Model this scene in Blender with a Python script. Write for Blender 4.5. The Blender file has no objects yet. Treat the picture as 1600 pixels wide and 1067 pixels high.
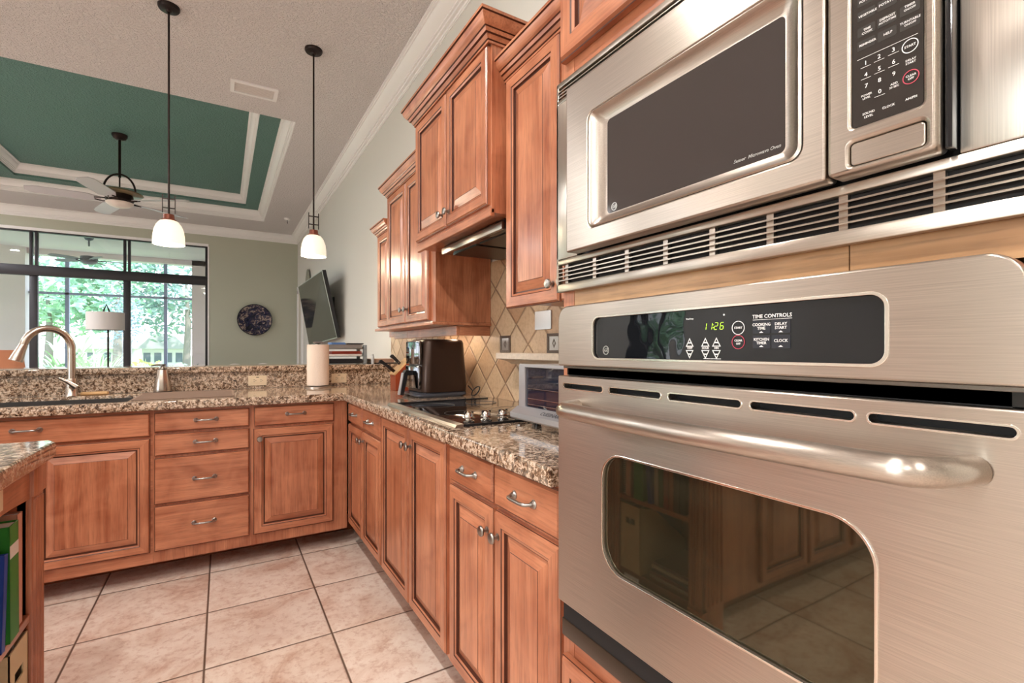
import bpy, bmesh, math, random
from mathutils import Vector, Matrix

sc = bpy.context.scene
COL = sc.collection
PI = math.pi

# ------------------------------------------------------------------ camera
cam_d = bpy.data.cameras.new('camera')
cam = bpy.data.objects.new('camera', cam_d)
COL.objects.link(cam)
cam.location = (0, 0, 1.2)
cam.rotation_euler = (PI / 2, 0, -math.atan(452 / 755.0))
cam_d.sensor_width = 36
cam_d.lens = 755 / 1600 * 36
cam_d.shift_y = 12.5 / 1600
cam_d.clip_start = 0.02
cam_d.clip_end = 400
sc.camera = cam

# ------------------------------------------------------------------ colour management
sc.view_settings.view_transform = 'Standard'
sc.view_settings.look = 'None'
sc.view_settings.gamma = 1
sc.view_settings.use_curve_mapping = False
sc.view_settings.exposure = EXPOSURE = 0.0
sc.cycles.use_denoising = True
sc.cycles.max_bounces = 10
sc.cycles.diffuse_bounces = 5
sc.cycles.glossy_bounces = 5
sc.cycles.transmission_bounces = 8
sc.cycles.sample_clamp_indirect = 6
sc.cycles.caustics_reflective = False
sc.cycles.caustics_refractive = False

# ------------------------------------------------------------------ world: bright hazy daylight
world = bpy.data.worlds.new('sky')
sc.world = world
world.use_nodes = True
wn = world.node_tree
wn.nodes.clear()
w_out = wn.nodes.new('ShaderNodeOutputWorld')
w_bg = wn.nodes.new('ShaderNodeBackground')
w_tc = wn.nodes.new('ShaderNodeTexCoord')
w_sep = wn.nodes.new('ShaderNodeSeparateXYZ')
w_rmp = wn.nodes.new('ShaderNodeValToRGB')
w_rmp.color_ramp.elements[0].position = 0.0
w_rmp.color_ramp.elements[0].color = (0.92, 0.96, 1.0, 1)
w_rmp.color_ramp.elements[1].position = 0.6
w_rmp.color_ramp.elements[1].color = (0.50, 0.70, 1.0, 1)
wn.links.new(w_tc.outputs['Generated'], w_sep.inputs[0])
wn.links.new(w_sep.outputs['Z'], w_rmp.inputs[0])
wn.links.new(w_rmp.outputs[0], w_bg.inputs[0])
wn.links.new(w_bg.outputs[0], w_out.inputs[0])
w_bg.inputs[1].default_value = 4.2


def add_light(name, typ, loc, energy, color=(1, 1, 1), rot=(0, 0, 0), **kw):
    d = bpy.data.lights.new(name, typ)
    d.energy = energy
    d.color = color
    for k, v in kw.items():
        setattr(d, k, v)
    o = bpy.data.objects.new(name, d)
    o.location = loc
    o.rotation_euler = rot
    COL.objects.link(o)
    return o


add_light('sun', 'SUN', (0, 30, 30), 5.0, (1, .97, .92), (math.radians(38), 0, math.radians(35)), angle=.02)
# daylight portals in the far and left windows; the nook lamp is added fill
WARM = (1.0, 0.86, 0.72)
for nm, loc, rot, sx, sy, en in (
        ('daylight_far_window', (-2.6, 10.75, 1.7), (-PI / 2, 0, 0), 4.6, 2.6, 230),
        ('daylight_left_window', (-7.2, 7.7, 1.5), (0, -PI / 2, 0), 2.8, 1.6, 200),
        ('fill_nook_window', (-7.2, -.9, 1.7), (0, -PI / 2, 0), 2.2, 2.8, 170)):
    lo = add_light(nm, 'AREA', loc, en, (.93, .97, 1.0), rot, shape='RECTANGLE', size=sx, size_y=sy)
    if 'nook' not in nm:
        lo.data.cycles.is_portal = True

# ================================================================== materials
def nt(name):
    m = bpy.data.materials.new(name)
    m.use_nodes = True
    t = m.node_tree
    b = t.nodes['Principled BSDF']
    return m, t, b


def N(t, typ, **kw):
    n = t.nodes.new(typ)
    for k, v in kw.items():
        if k.startswith('i_'):
            n.inputs[k[2:].replace('_', ' ')].default_value = v
        else:
            setattr(n, k, v)
    return n


def L(t, a, b):
    t.links.new(a, b)


def ramp(t, stops, src=None):
    r = t.nodes.new('ShaderNodeValToRGB')
    e = r.color_ramp.elements
    while len(e) > 1:
        e.remove(e[-1])
    e[0].position, e[0].color = stops[0][0], tuple(stops[0][1]) + (1,)
    for p, c in stops[1:]:
        x = e.new(p)
        x.color = tuple(c) + (1,)
    if src is not None:
        L(t, src, r.inputs[0])
    return r


def sr(r, g, b):
    f = lambda c: (c / 255) / 12.92 if c / 255 <= .04045 else ((c / 255 + .055) / 1.055) ** 2.4
    return (f(r), f(g), f(b))


def plain(name, col, rough=.5, metal=0, bump=0, bscale=200, emit=None, estr=0, coat=0, spec=.5, trans=0, alpha=1, ior=1.45, var=0):
    m, t, b = nt(name)
    b.inputs['Base Color'].default_value = tuple(col) + (1,)
    b.inputs['Roughness'].default_value = rough
    b.inputs['Metallic'].default_value = metal
    b.inputs['Specular IOR Level'].default_value = spec
    b.inputs['Coat Weight'].default_value = coat
    b.inputs['Coat Roughness'].default_value = .08
    b.inputs['Transmission Weight'].default_value = trans
    b.inputs['IOR'].default_value = ior
    b.inputs['Alpha'].default_value = alpha
    if emit:
        b.inputs['Emission Color'].default_value = tuple(emit) + (1,)
        b.inputs['Emission Strength'].default_value = estr
    if bump or var:
        tc = N(t, 'ShaderNodeTexCoord')
        no = N(t, 'ShaderNodeTexNoise', i_Scale=bscale, i_Detail=3.0)
        L(t, tc.outputs['Object'], no.inputs['Vector'])
        if bump:
            bp = N(t, 'ShaderNodeBump', i_Strength=bump, i_Distance=.01)
            L(t, no.outputs[0], bp.inputs['Height'])
            L(t, bp.outputs[0], b.inputs['Normal'])
        if var:
            c2 = tuple(x * (1 - var) for x in col)
            c3 = tuple(min(1, x * (1 + var)) for x in col)
            r = ramp(t, [(.3, c2), (.7, c3)], no.outputs[0])
            L(t, r.outputs[0], b.inputs['Base Color'])
    return m


def wood(name, axis, light, dark, rough=.32, coat=.25):
    """stained cherry with the grain along one axis"""
    m, t, b = nt(name)
    tc = N(t, 'ShaderNodeTexCoord')
    oi = N(t, 'ShaderNodeObjectInfo')
    ad = N(t, 'ShaderNodeVectorMath', operation='ADD')
    L(t, tc.outputs['Object'], ad.inputs[0])
    mu = N(t, 'ShaderNodeVectorMath', operation='SCALE')
    cx = N(t, 'ShaderNodeCombineXYZ')
    for k in range(3):
        L(t, oi.outputs['Random'], cx.inputs[k])
    L(t, cx.outputs[0], mu.inputs[0])
    mu.inputs['Scale'].default_value = 9.0
    L(t, mu.outputs[0], ad.inputs[1])
    s = [26.0, 26.0, 26.0]
    s['xyz'.index(axis)] = 1.6
    mp = N(t, 'ShaderNodeMapping')
    mp.inputs['Scale'].default_value = s
    L(t, ad.outputs[0], mp.inputs[0])
    n1 = N(t, 'ShaderNodeTexNoise', i_Scale=1.0, i_Detail=6.0, i_Roughness=.62, i_Distortion=.6)
    L(t, mp.outputs[0], n1.inputs['Vector'])
    n2 = N(t, 'ShaderNodeTexNoise', i_Scale=4.2, i_Detail=3.0, i_Distortion=1.2)
    L(t, ad.outputs[0], n2.inputs['Vector'])
    n3 = N(t, 'ShaderNodeTexNoise', i_Scale=6.0, i_Detail=4.0)
    L(t, mp.outputs[0], n3.inputs['Vector'])
    mx = N(t, 'ShaderNodeMix', data_type='FLOAT')
    mx.inputs[0].default_value = .45
    L(t, n1.outputs[0], mx.inputs[2])
    L(t, n2.outputs[0], mx.inputs[3])
    mid = tuple((a + c) / 2 for a, c in zip(light, dark))
    r = ramp(t, [(.34, dark), (.47, mid), (.60, light)], mx.outputs[0])
    fine = ramp(t, [(.35, (.72, .72, .72)), (.5, (1, 1, 1))], n3.outputs[0])
    mm = N(t, 'ShaderNodeMix', data_type='RGBA', blend_type='MULTIPLY')
    mm.inputs[0].default_value = .75
    L(t, r.outputs[0], mm.inputs[6])
    L(t, fine.outputs[0], mm.inputs[7])
    L(t, mm.outputs[2], b.inputs['Base Color'])
    b.inputs['Roughness'].default_value = rough
    b.inputs['Coat Weight'].default_value = coat
    b.inputs['Coat Roughness'].default_value = .18
    bp = N(t, 'ShaderNodeBump', i_Strength=.05, i_Distance=.004)
    L(t, n3.outputs[0], bp.inputs['Height'])
    L(t, bp.outputs[0], b.inputs['Normal'])
    return m


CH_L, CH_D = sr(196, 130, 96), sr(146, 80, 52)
WOOD = {a: wood('cherry_grain_' + a, a, CH_L, CH_D) for a in 'xyz'}
GLAZE = plain('dark_glaze', sr(74, 36, 22), .4)
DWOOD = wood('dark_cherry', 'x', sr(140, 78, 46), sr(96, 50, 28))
PWOOD = wood('pale_maple', 'y', sr(205, 160, 115), sr(165, 120, 80))


def granite(name='granite'):
    m, t, b = nt(name)
    tc = N(t, 'ShaderNodeTexCoord')
    mp = N(t, 'ShaderNodeMapping')
    mp.inputs['Rotation'].default_value = (.3, .5, .7)
    L(t, tc.outputs['Object'], mp.inputs[0])
    ns = N(t, 'ShaderNodeTexNoise', i_Scale=66.0, i_Detail=5.0, i_Roughness=.72, i_Distortion=1.0)
    nb = N(t, 'ShaderNodeTexNoise', i_Scale=38.0, i_Detail=4.0, i_Roughness=.65, i_Distortion=.5)
    vo = N(t, 'ShaderNodeTexVoronoi', i_Scale=120.0)
    for q in (ns, nb, vo):
        L(t, mp.outputs[0], q.inputs['Vector'])
    r1 = ramp(t, [(.43, sr(22, 17, 15)), (.465, sr(78, 56, 42)), (.498, sr(140, 110, 84)), (.530, sr(200, 176, 150)),
                  (.60, sr(236, 222, 206)), (.66, sr(168, 136, 108))], ns.outputs[0])
    r2 = ramp(t, [(.38, sr(70, 50, 40)), (.46, sr(160, 124, 98)), (.54, sr(206, 178, 152)), (.62, sr(224, 208, 190))], nb.outputs[0])
    mx = N(t, 'ShaderNodeMix', data_type='RGBA')
    mx.inputs[0].default_value = .26
    L(t, r1.outputs[0], mx.inputs[6])
    L(t, r2.outputs[0], mx.inputs[7])
    sp = ramp(t, [(.10, (.22, .18, .16)), (.2, (1, 1, 1))], vo.outputs['Distance'])
    m2 = N(t, 'ShaderNodeMix', data_type='RGBA', blend_type='MULTIPLY')
    m2.inputs[0].default_value = .7
    L(t, mx.outputs[2], m2.inputs[6])
    L(t, sp.outputs[0], m2.inputs[7])
    L(t, m2.outputs[2], b.inputs['Base Color'])
    b.inputs['Roughness'].default_value = .09
    b.inputs['Coat Weight'].default_value = .3
    b.inputs['Coat Roughness'].default_value = .04
    return m


GRAN = granite()


def floor_mat():
    m, t, b = nt('floor_tile')
    tc = N(t, 'ShaderNodeTexCoord')
    sp = N(t, 'ShaderNodeSeparateXYZ')
    L(t, tc.outputs['Object'], sp.inputs[0])
    P = .457

    def cell(src, off):
        a = N(t, 'ShaderNodeMath', operation='SUBTRACT')
        L(t, src, a.inputs[0])
        a.inputs[1].default_value = off
        d = N(t, 'ShaderNodeMath', operation='DIVIDE')
        L(t, a.outputs[0], d.inputs[0])
        d.inputs[1].default_value = P
        fl = N(t, 'ShaderNodeMath', operation='FLOOR')
        L(t, d.outputs[0], fl.inputs[0])
        pp = N(t, 'ShaderNodeMath', operation='PINGPONG')
        L(t, d.outputs[0], pp.inputs[0])
        pp.inputs[1].default_value = .5
        return fl.outputs[0], pp.outputs[0]

    fx, px_ = cell(sp.outputs[0], -.060)
    fy, py_ = cell(sp.outputs[1], 2.145)
    mn = N(t, 'ShaderNodeMath', operation='MINIMUM')
    L(t, px_, mn.inputs[0])
    L(t, py_, mn.inputs[1])
    gr = ramp(t, [(.0065, (0, 0, 0)), (.0095, (1, 1, 1))], mn.outputs[0])
    cc = N(t, 'ShaderNodeCombineXYZ')
    L(t, fx, cc.inputs[0])
    L(t, fy, cc.inputs[1])
    wnz = N(t, 'ShaderNodeTexWhiteNoise', noise_dimensions='3D')
    L(t, cc.outputs[0], wnz.inputs['Vector'])
    sc_ = N(t, 'ShaderNodeVectorMath', operation='SCALE')
    sc_.inputs['Scale'].default_value = 20
    L(t, wnz.outputs['Color'], sc_.inputs[0])
    ad = N(t, 'ShaderNodeVectorMath', operation='ADD')
    L(t, tc.outputs['Object'], ad.inputs[0])
    L(t, sc_.outputs[0], ad.inputs[1])
    n1 = N(t, 'ShaderNodeTexNoise', i_Scale=4.0, i_Detail=8.0, i_Roughness=.68, i_Distortion=1.0)
    L(t, ad.outputs[0], n1.inputs['Vector'])
    n2 = N(t, 'ShaderNodeTexNoise', i_Scale=38.0, i_Detail=5.0, i_Roughness=.7)
    L(t, ad.outputs[0], n2.inputs['Vector'])
    r = ramp(t, [(.34, sr(202, 170, 152)), (.46, sr(224, 204, 190)), (.60, sr(236, 222, 210))], n1.outputs[0])
    r2 = ramp(t, [(.36, sr(200, 160, 144)), (.50, (1, 1, 1))], n2.outputs[0])
    mm = N(t, 'ShaderNodeMix', data_type='RGBA', blend_type='MULTIPLY')
    mm.inputs[0].default_value = .42
    L(t, r.outputs[0], mm.inputs[6])
    L(t, r2.outputs[0], mm.inputs[7])
    fin = N(t, 'ShaderNodeMix', data_type='RGBA')
    L(t, gr.outputs[0], fin.inputs[0])
    fin.inputs[6].default_value = sr(92, 70, 56) + (1,)
    L(t, mm.outputs[2], fin.inputs[7])
    L(t, fin.outputs[2], b.inputs['Base Color'])
    b.inputs['Roughness'].default_value = .38
    bp = N(t, 'ShaderNodeBump', i_Strength=.35, i_Distance=.004)
    g2 = ramp(t, [(.006, (0, 0, 0)), (.018, (1, 1, 1))], mn.outputs[0])
    s2 = N(t, 'ShaderNodeMath', operation='MULTIPLY_ADD')
    L(t, n2.outputs[0], s2.inputs[0])
    s2.inputs[1].default_value = .25
    L(t, g2.outputs[0], s2.inputs[2])
    L(t, s2.outputs[0], bp.inputs['Height'])
    L(t, bp.outputs[0], b.inputs['Normal'])
    return m


def splash_mat():
    """six inch stone tiles set on the diagonal; a crossing at y 2.186, z 1.224"""
    m, t, b = nt('diagonal_stone_tile')
    tc = N(t, 'ShaderNodeTexCoord')
    sp = N(t, 'ShaderNodeSeparateXYZ')
    L(t, tc.outputs['Object'], sp.inputs[0])

    def lin(a, b_, c):
        x = N(t, 'ShaderNodeMath', operation='MULTIPLY_ADD')
        L(t, sp.outputs[1], x.inputs[0])
        x.inputs[1].default_value = a
        y = N(t, 'ShaderNodeMath', operation='MULTIPLY_ADD')
        L(t, sp.outputs[2], y.inputs[0])
        y.inputs[1].default_value = b_
        x.inputs[2].default_value = c
        L(t, x.outputs[0], y.inputs[2])
        return y.outputs[0]

    ky, kz = .5 / .1083, .5 / .1015
    p = lin(ky, kz, -2.186 * ky - 1.224 * kz + 40)
    q = lin(ky, -kz, -2.186 * ky + 1.224 * kz + 40)
    outs, fls = [], []
    for s in (p, q):
        pp = N(t, 'ShaderNodeMath', operation='PINGPONG')
        L(t, s, pp.inputs[0])
        pp.inputs[1].default_value = .5
        outs.append(pp.outputs[0])
        fl = N(t, 'ShaderNodeMath', operation='FLOOR')
        L(t, s, fl.inputs[0])
        fls.append(fl.outputs[0])
    mn = N(t, 'ShaderNodeMath', operation='MINIMUM')
    L(t, outs[0], mn.inputs[0])
    L(t, outs[1], mn.inputs[1])
    cc = N(t, 'ShaderNodeCombineXYZ')
    L(t, fls[0], cc.inputs[0])
    L(t, fls[1], cc.inputs[1])
    wz = N(t, 'ShaderNodeTexWhiteNoise', noise_dimensions='3D')
    L(t, cc.outputs[0], wz.inputs['Vector'])
    tone = ramp(t, [(0, sr(176, 140, 108)), (.5, sr(196, 164, 130)), (1, sr(208, 182, 150))], wz.outputs['Value'])
    no = N(t, 'ShaderNodeTexNoise', i_Scale=45.0, i_Detail=6.0, i_Roughness=.7)
    L(t, tc.outputs['Object'], no.inputs['Vector'])
    nr = ramp(t, [(.3, (.72, .66, .6)), (.55, (1, 1, 1))], no.outputs[0])
    mm = N(t, 'ShaderNodeMix', data_type='RGBA', blend_type='MULTIPLY')
    mm.inputs[0].default_value = .8
    L(t, tone.outputs[0], mm.inputs[6])
    L(t, nr.outputs[0], mm.inputs[7])
    g = ramp(t, [(.018, (0, 0, 0)), (.03, (1, 1, 1))], mn.outputs[0])
    fin = N(t, 'ShaderNodeMix', data_type='RGBA')
    L(t, g.outputs[0], fin.inputs[0])
    fin.inputs[6].default_value = sr(150, 122, 96) + (1,)
    L(t, mm.outputs[2], fin.inputs[7])
    L(t, fin.outputs[2], b.inputs['Base Color'])
    b.inputs['Roughness'].default_value = .36
    bp = N(t, 'ShaderNodeBump', i_Strength=.8, i_Distance=.006)
    g2 = ramp(t, [(.012, (0, 0, 0)), (.055, (1, 1, 1))], mn.outputs[0])
    L(t, g2.outputs[0], bp.inputs['Height'])
    L(t, bp.outputs[0], b.inputs['Normal'])
    return m


def plaster(name, col, rough=.85, sc_=60, st=.35):
    m, t, b = nt(name)
    b.inputs['Base Color'].default_value = tuple(col) + (1,)
    b.inputs['Roughness'].default_value = rough
    tc = N(t, 'ShaderNodeTexCoord')
    n1 = N(t, 'ShaderNodeTexNoise', i_Scale=sc_, i_Detail=4.0, i_Roughness=.55, i_Distortion=.6)
    L(t, tc.outputs['Object'], n1.inputs['Vector'])
    rr = ramp(t, [(.42, (0, 0, 0)), (.6, (1, 1, 1))], n1.outputs[0])
    bp = N(t, 'ShaderNodeBump', i_Strength=st, i_Distance=.006)
    L(t, rr.outputs[0], bp.inputs['Height'])
    L(t, bp.outputs[0], b.inputs['Normal'])
    return m


def steel(name, col=(.55, .49, .43), rough=.30, axis='y', st=.05, aniso=.8):
    m, t, b = nt(name)
    b.inputs['Metallic'].default_value = 1
    tc = N(t, 'ShaderNodeTexCoord')
    s = [900.0, 900.0, 900.0]
    s['xyz'.index(axis)] = 9.0
    mp = N(t, 'ShaderNodeMapping')
    mp.inputs['Scale'].default_value = s
    L(t, tc.outputs['Object'], mp.inputs[0])
    n1 = N(t, 'ShaderNodeTexNoise', i_Scale=1.0, i_Detail=3.0)
    L(t, mp.outputs[0], n1.inputs['Vector'])
    r = ramp(t, [(.3, tuple(c * .86 for c in col)), (.7, tuple(min(1, c * 1.08) for c in col))], n1.outputs[0])
    L(t, r.outputs[0], b.inputs['Base Color'])
    b.inputs['Roughness'].default_value = rough
    b.inputs['Anisotropic'].default_value = aniso
    tg = N(t, 'ShaderNodeCombineXYZ')
    tg.inputs[1 if axis == 'z' else 2].default_value = 1
    L(t, tg.outputs[0], b.inputs['Tangent'])
    bp = N(t, 'ShaderNodeBump', i_Strength=st, i_Distance=.001)
    L(t, n1.outputs[0], bp.inputs['Height'])
    n2 = N(t, 'ShaderNodeTexNoise', i_Scale=7.0, i_Detail=1.0)
    L(t, tc.outputs['Object'], n2.inputs['Vector'])
    b2 = N(t, 'ShaderNodeBump', i_Strength=.12, i_Distance=.004)
    L(t, n2.outputs[0], b2.inputs['Height'])
    L(t, b2.outputs[0], bp.inputs['Normal'])
    L(t, bp.outputs[0], b.inputs['Normal'])
    return m


def wavy_glass(name, col, rough=.03, st=.1, scl=9.0, spec=.6, coat=.5):
    m, t, b = nt(name)
    b.inputs['Base Color'].default_value = tuple(col) + (1,)
    b.inputs['Roughness'].default_value = rough
    b.inputs['Specular IOR Level'].default_value = spec
    b.inputs['Coat Weight'].default_value = coat
    b.inputs['Coat Roughness'].default_value = .02
    tc = N(t, 'ShaderNodeTexCoord')
    n1 = N(t, 'ShaderNodeTexNoise', i_Scale=scl, i_Detail=1.0)
    L(t, tc.outputs['Object'], n1.inputs['Vector'])
    bp = N(t, 'ShaderNodeBump', i_Strength=st, i_Distance=.006)
    L(t, n1.outputs[0], bp.inputs['Height'])
    L(t, bp.outputs[0], b.inputs['Normal'])
    L(t, bp.outputs[0], b.inputs['Coat Normal'])
    return m


def window_glass():
    m = bpy.data.materials.new('clear_window_glass')
    m.use_nodes = True
    t = m.node_tree
    t.nodes.clear()
    o = N(t, 'ShaderNodeOutputMaterial')
    tr = N(t, 'ShaderNodeBsdfTransparent')
    gl = N(t, 'ShaderNodeBsdfGlossy')
    gl.inputs['Roughness'].default_value = .01
    fr = N(t, 'ShaderNodeFresnel')
    fr.inputs[0].default_value = 1.45
    mx = N(t, 'ShaderNodeMixShader')
    L(t, fr.outputs[0], mx.inputs[0])
    L(t, tr.outputs[0], mx.inputs[1])
    L(t, gl.outputs[0], mx.inputs[2])
    L(t, mx.outputs[0], o.inputs[0])
    return m


STEEL = steel('brushed_stainless')
STEELZ = steel('brushed_stainless_upright', axis='z')
NICKEL = steel('brushed_nickel', (.56, .50, .44), .25, 'z', .02, 0)
PEWTER = plain('pewter', (.34, .32, .30), .28, 1)
CHROME = plain('polished_steel', (.75, .73, .70), .12, 1)
RIM = plain('bright_steel_edge', (.86, .80, .72), .18, 1)
BLACK = plain('black_plastic', (.012, .012, .014), .35)
BLACKG = plain('black_gloss', (.010, .010, .012), .06, coat=.5)
GAP = plain('dark_recess', (.006, .006, .007), .6)
DISPLAY = wavy_glass('black_display_glass', (.008, .009, .011), .02, .22, 16.0, .45, .12)
OVENGL = wavy_glass('tinted_oven_glass', (.020, .017, .010), .03, .03, 6.0, .9)
OVENGL.node_tree.nodes['Principled BSDF'].inputs['Specular Tint'].default_value = (1, .88, .55, 1)
OVENGL.node_tree.nodes['Principled BSDF'].inputs['Coat Weight'].default_value = .25
MICROGL = wavy_glass('smoked_microwave_glass', (.045, .037, .035), .05, .03, 6.0, .4, .1)
CERAN = plain('black_ceramic_glass', (.010, .009, .009), .03, coat=.6, spec=.7)
WHITEP = plain('white_paint', sr(242, 240, 240), .42)
CEILP = plaster('ceiling_plaster', sr(226, 220, 220), .9, 55, 1.0)
GREENP = plaster('green_ceiling_paint', sr(92, 130, 122), .55, 45, 1.0)
WALLR = plaster('greige_wall_paint', sr(214, 212, 206), .8, 90, .12)
WALLF = plaster('olive_wall_paint', sr(186, 188, 172), .8, 90, .12)
FLOOR = floor_mat()
SPLASH = splash_mat()
LEDGE = plain('stone_ledge', sr(205, 186, 166), .22, bump=.1, bscale=60, var=.08)
BRONZE = plain('oil_rubbed_bronze', sr(46, 36, 34), .35, .7)
RUST = plain('bronze_socket_cap', sr(120, 66, 50), .4, .5)
SHADE = plain('frosted_glass_shade', sr(250, 244, 232), .35, emit=(1, .88, .68), estr=.55)
WGLASS = window_glass()
ALU = plain('dark_bronze_aluminium', sr(58, 56, 60), .4, .4)
CREAM = plain('cream_plastic', sr(226, 208, 178), .4)
PAPER = plain('paper_towel', sr(238, 220, 204), .95, bump=.35, bscale=160)
WHITETXT = plain('white_lettering', (.80, .80, .80), .5)
REDTXT = plain('red_ring', (.50, .06, .10), .5)
GREYTXT = plain('grey_logo', (.52, .52, .50), .3, .6)
LCD = plain('green_clock_digits', (.05, .1, 0), .5, emit=(.65, .95, .08), estr=1.6)

# ================================================================== mesh building
class MB:
    def __init__(s):
        s.v, s.f, s.m, s.mats = [], [], [], []

    def slot(s, m):
        if m not in s.mats:
            s.mats.append(m)
        return s.mats.index(m)

    def add(s, verts, faces, m):
        o = len(s.v)
        s.v += [tuple(v) for v in verts]
        k = s.slot(m)
        for f in faces:
            s.f.append(tuple(i + o for i in f))
            s.m.append(k)

    def box(s, x0, x1, y0, y1, z0, z1, m, bev=0, seg=2):
        if x0 > x1: x0, x1 = x1, x0
        if y0 > y1: y0, y1 = y1, y0
        if z0 > z1: z0, z1 = z1, z0
        if bev <= 0:
            v = [(x, y, z) for z in (z0, z1) for y in (y0, y1) for x in (x0, x1)]
            s.add(v, [(0, 2, 3, 1), (4, 5, 7, 6), (0, 1, 5, 4), (2, 6, 7, 3), (0, 4, 6, 2), (1, 3, 7, 5)], m)
            return
        b = bmesh.new()
        bmesh.ops.create_cube(b, size=1)
        for v in b.verts:
            v.co = ((x0 + x1) / 2 + v.co.x * (x1 - x0), (y0 + y1) / 2 + v.co.y * (y1 - y0), (z0 + z1) / 2 + v.co.z * (z1 - z0))
        bmesh.ops.bevel(b, geom=list(b.edges), offset=min(bev, .49 * min(x1 - x0, y1 - y0, z1 - z0)), segments=seg, affect='EDGES', profile=.5)
        s.bm(b, m)

    def bm(s, b, m, fn=None):
        b.verts.index_update()
        vs = [tuple(v.co) for v in b.verts]
        if fn:
            vs = [fn(*v) for v in vs]
        s.add(vs, [[v.index for v in f.verts] for f in b.faces], m)
        b.free()

    def tube(s, pts, r, m, seg=10, closed=False, caps=True):
        pts = [Vector(p) for p in pts]
        n = len(pts)
        rr = r if isinstance(r, (list, tuple)) else [r] * n
        tang = []
        for i in range(n):
            a = pts[(i - 1) % n] if (closed or i > 0) else pts[i]
            c = pts[(i + 1) % n] if (closed or i < n - 1) else pts[i]
            tang.append((c - a).normalized())
        up = Vector((0, 0, 1))
        if abs(tang[0].dot(up)) > .9:
            up = Vector((1, 0, 0))
        u = (up - tang[0] * up.dot(tang[0])).normalized()
        vs = []
        for i in range(n):
            u = (u - tang[i] * u.dot(tang[i])).normalized()
            w = tang[i].cross(u)
            for k in range(seg):
                a = 2 * PI * k / seg
                vs.append(pts[i] + (u * math.cos(a) + w * math.sin(a)) * rr[i])
        fs = []
        for i in range(n if closed else n - 1):
            j = (i + 1) % n
            for k in range(seg):
                l = (k + 1) % seg
                fs.append((i * seg + k, i * seg + l, j * seg + l, j * seg + k))
        if caps and not closed:
            fs.append(tuple(range(seg))[::-1])
            fs.append(tuple((n - 1) * seg + k for k in range(seg)))
        s.add(vs, fs, m)

    def lathe(s, c, prof, m, seg=24, axis=(0, 0, 1)):
        ax = Vector(axis).normalized()
        up = Vector((1, 0, 0)) if abs(ax.x) < .9 else Vector((0, 1, 0))
        u = (up - ax * up.dot(ax)).normalized()
        w = ax.cross(u)
        c = Vector(c)
        vs, fs = [], []
        for (r, h) in prof:
            for k in range(seg):
                a = 2 * PI * k / seg
                vs.append(c + ax * h + (u * math.cos(a) + w * math.sin(a)) * max(r, 1e-5))
        for i in range(len(prof) - 1):
            for k in range(seg):
                l = (k + 1) % seg
                fs.append((i * seg + k, i * seg + l, (i + 1) * seg + l, (i + 1) * seg + k))
        fs.append(tuple(range(seg))[::-1])
        fs.append(tuple((len(prof) - 1) * seg + k for k in range(seg)))
        s.add(vs, fs, m)

    def prism(s, poly, a0, a1, fn, m):
        """poly: 2-D loop, extruded from a0 to a1; fn(p, q, a) gives the point"""
        n = len(poly)
        vs = [fn(p, q, a0) for p, q in poly] + [fn(p, q, a1) for p, q in poly]
        fs = [tuple(range(n))[::-1], tuple(range(n, 2 * n))] + [(i, (i + 1) % n, n + (i + 1) % n, n + i) for i in range(n)]
        s.add(vs, fs, m)

    def sweep(s, path, prof, m, closed=False, side=1, alt=None):
        """moulding along a plan path; prof = (out, z) loop"""
        P = [Vector((a, b)) for a, b in path]
        n = len(P)
        vs = []
        for i in range(n):
            d0 = (P[i] - P[i - 1]).normalized() if (closed or i > 0) else None
            d1 = (P[(i + 1) % n] - P[i]).normalized() if (closed or i < n - 1) else None
            if d0 is None: d0 = d1
            if d1 is None: d1 = d0
            n0 = Vector((-d0.y, d0.x)) * side
            n1 = Vector((-d1.y, d1.x)) * side
            mi = (n0 + n1) / (1 + n0.dot(n1))
            for (o, z, *_r) in prof:
                q = P[i] + mi * o
                vs.append((q.x, q.y, z))
        k = len(prof)
        fs = []
        for i in range(n if closed else n - 1):
            j = (i + 1) % n
            for a in range(k):
                b = (a + 1) % k
                fs.append((i * k + a, i * k + b, j * k + b, j * k + a))
        if not closed:
            fs.append(tuple(range(k))[::-1])
            fs.append(tuple((n - 1) * k + a for a in range(k)))
        o_ = len(s.f)
        s.add(vs, fs, m)
        if alt is not None:
            ka = s.slot(alt)
            for i in range(n if closed else n - 1):
                for a in range(k):
                    if len(prof[a]) > 2:
                        s.m[o_ + i * k + a] = ka

    def loft(s, loops, m, cap0=False, cap1=False):
        n = len(loops[0])
        vs = [p for l in loops for p in l]
        fs = []
        for i in range(len(loops) - 1):
            for k in range(n):
                l = (k + 1) % n
                fs.append((i * n + k, i * n + l, (i + 1) * n + l, (i + 1) * n + k))
        if cap0: fs.append(tuple(range(n))[::-1])
        if cap1: fs.append(tuple((len(loops) - 1) * n + k for k in range(n)))
        s.add(vs, fs, m)

    def flat(s, loops, h0, h1, fn, m, bev=0):
        """plate with holes: loops of 2-D points, thickness h0..h1 along the third map coordinate"""
        cu = bpy.data.curves.new('tmp', 'CURVE')
        cu.dimensions = '2D'
        cu.fill_mode = 'BOTH'
        cu.extrude = (h1 - h0) / 2 - bev
        cu.bevel_depth = bev
        cu.bevel_resolution = 1
        cu.offset = -bev
        for lp in loops:
            sp = cu.splines.new('POLY')
            sp.points.add(len(lp) - 1)
            for p, q in zip(sp.points, lp):
                p.co = (q[0], q[1], 0, 1)
            sp.use_cyclic_u = True
        s.curve(cu, lambda x, y, z: fn(x, y, z + (h0 + h1) / 2), m)

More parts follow.
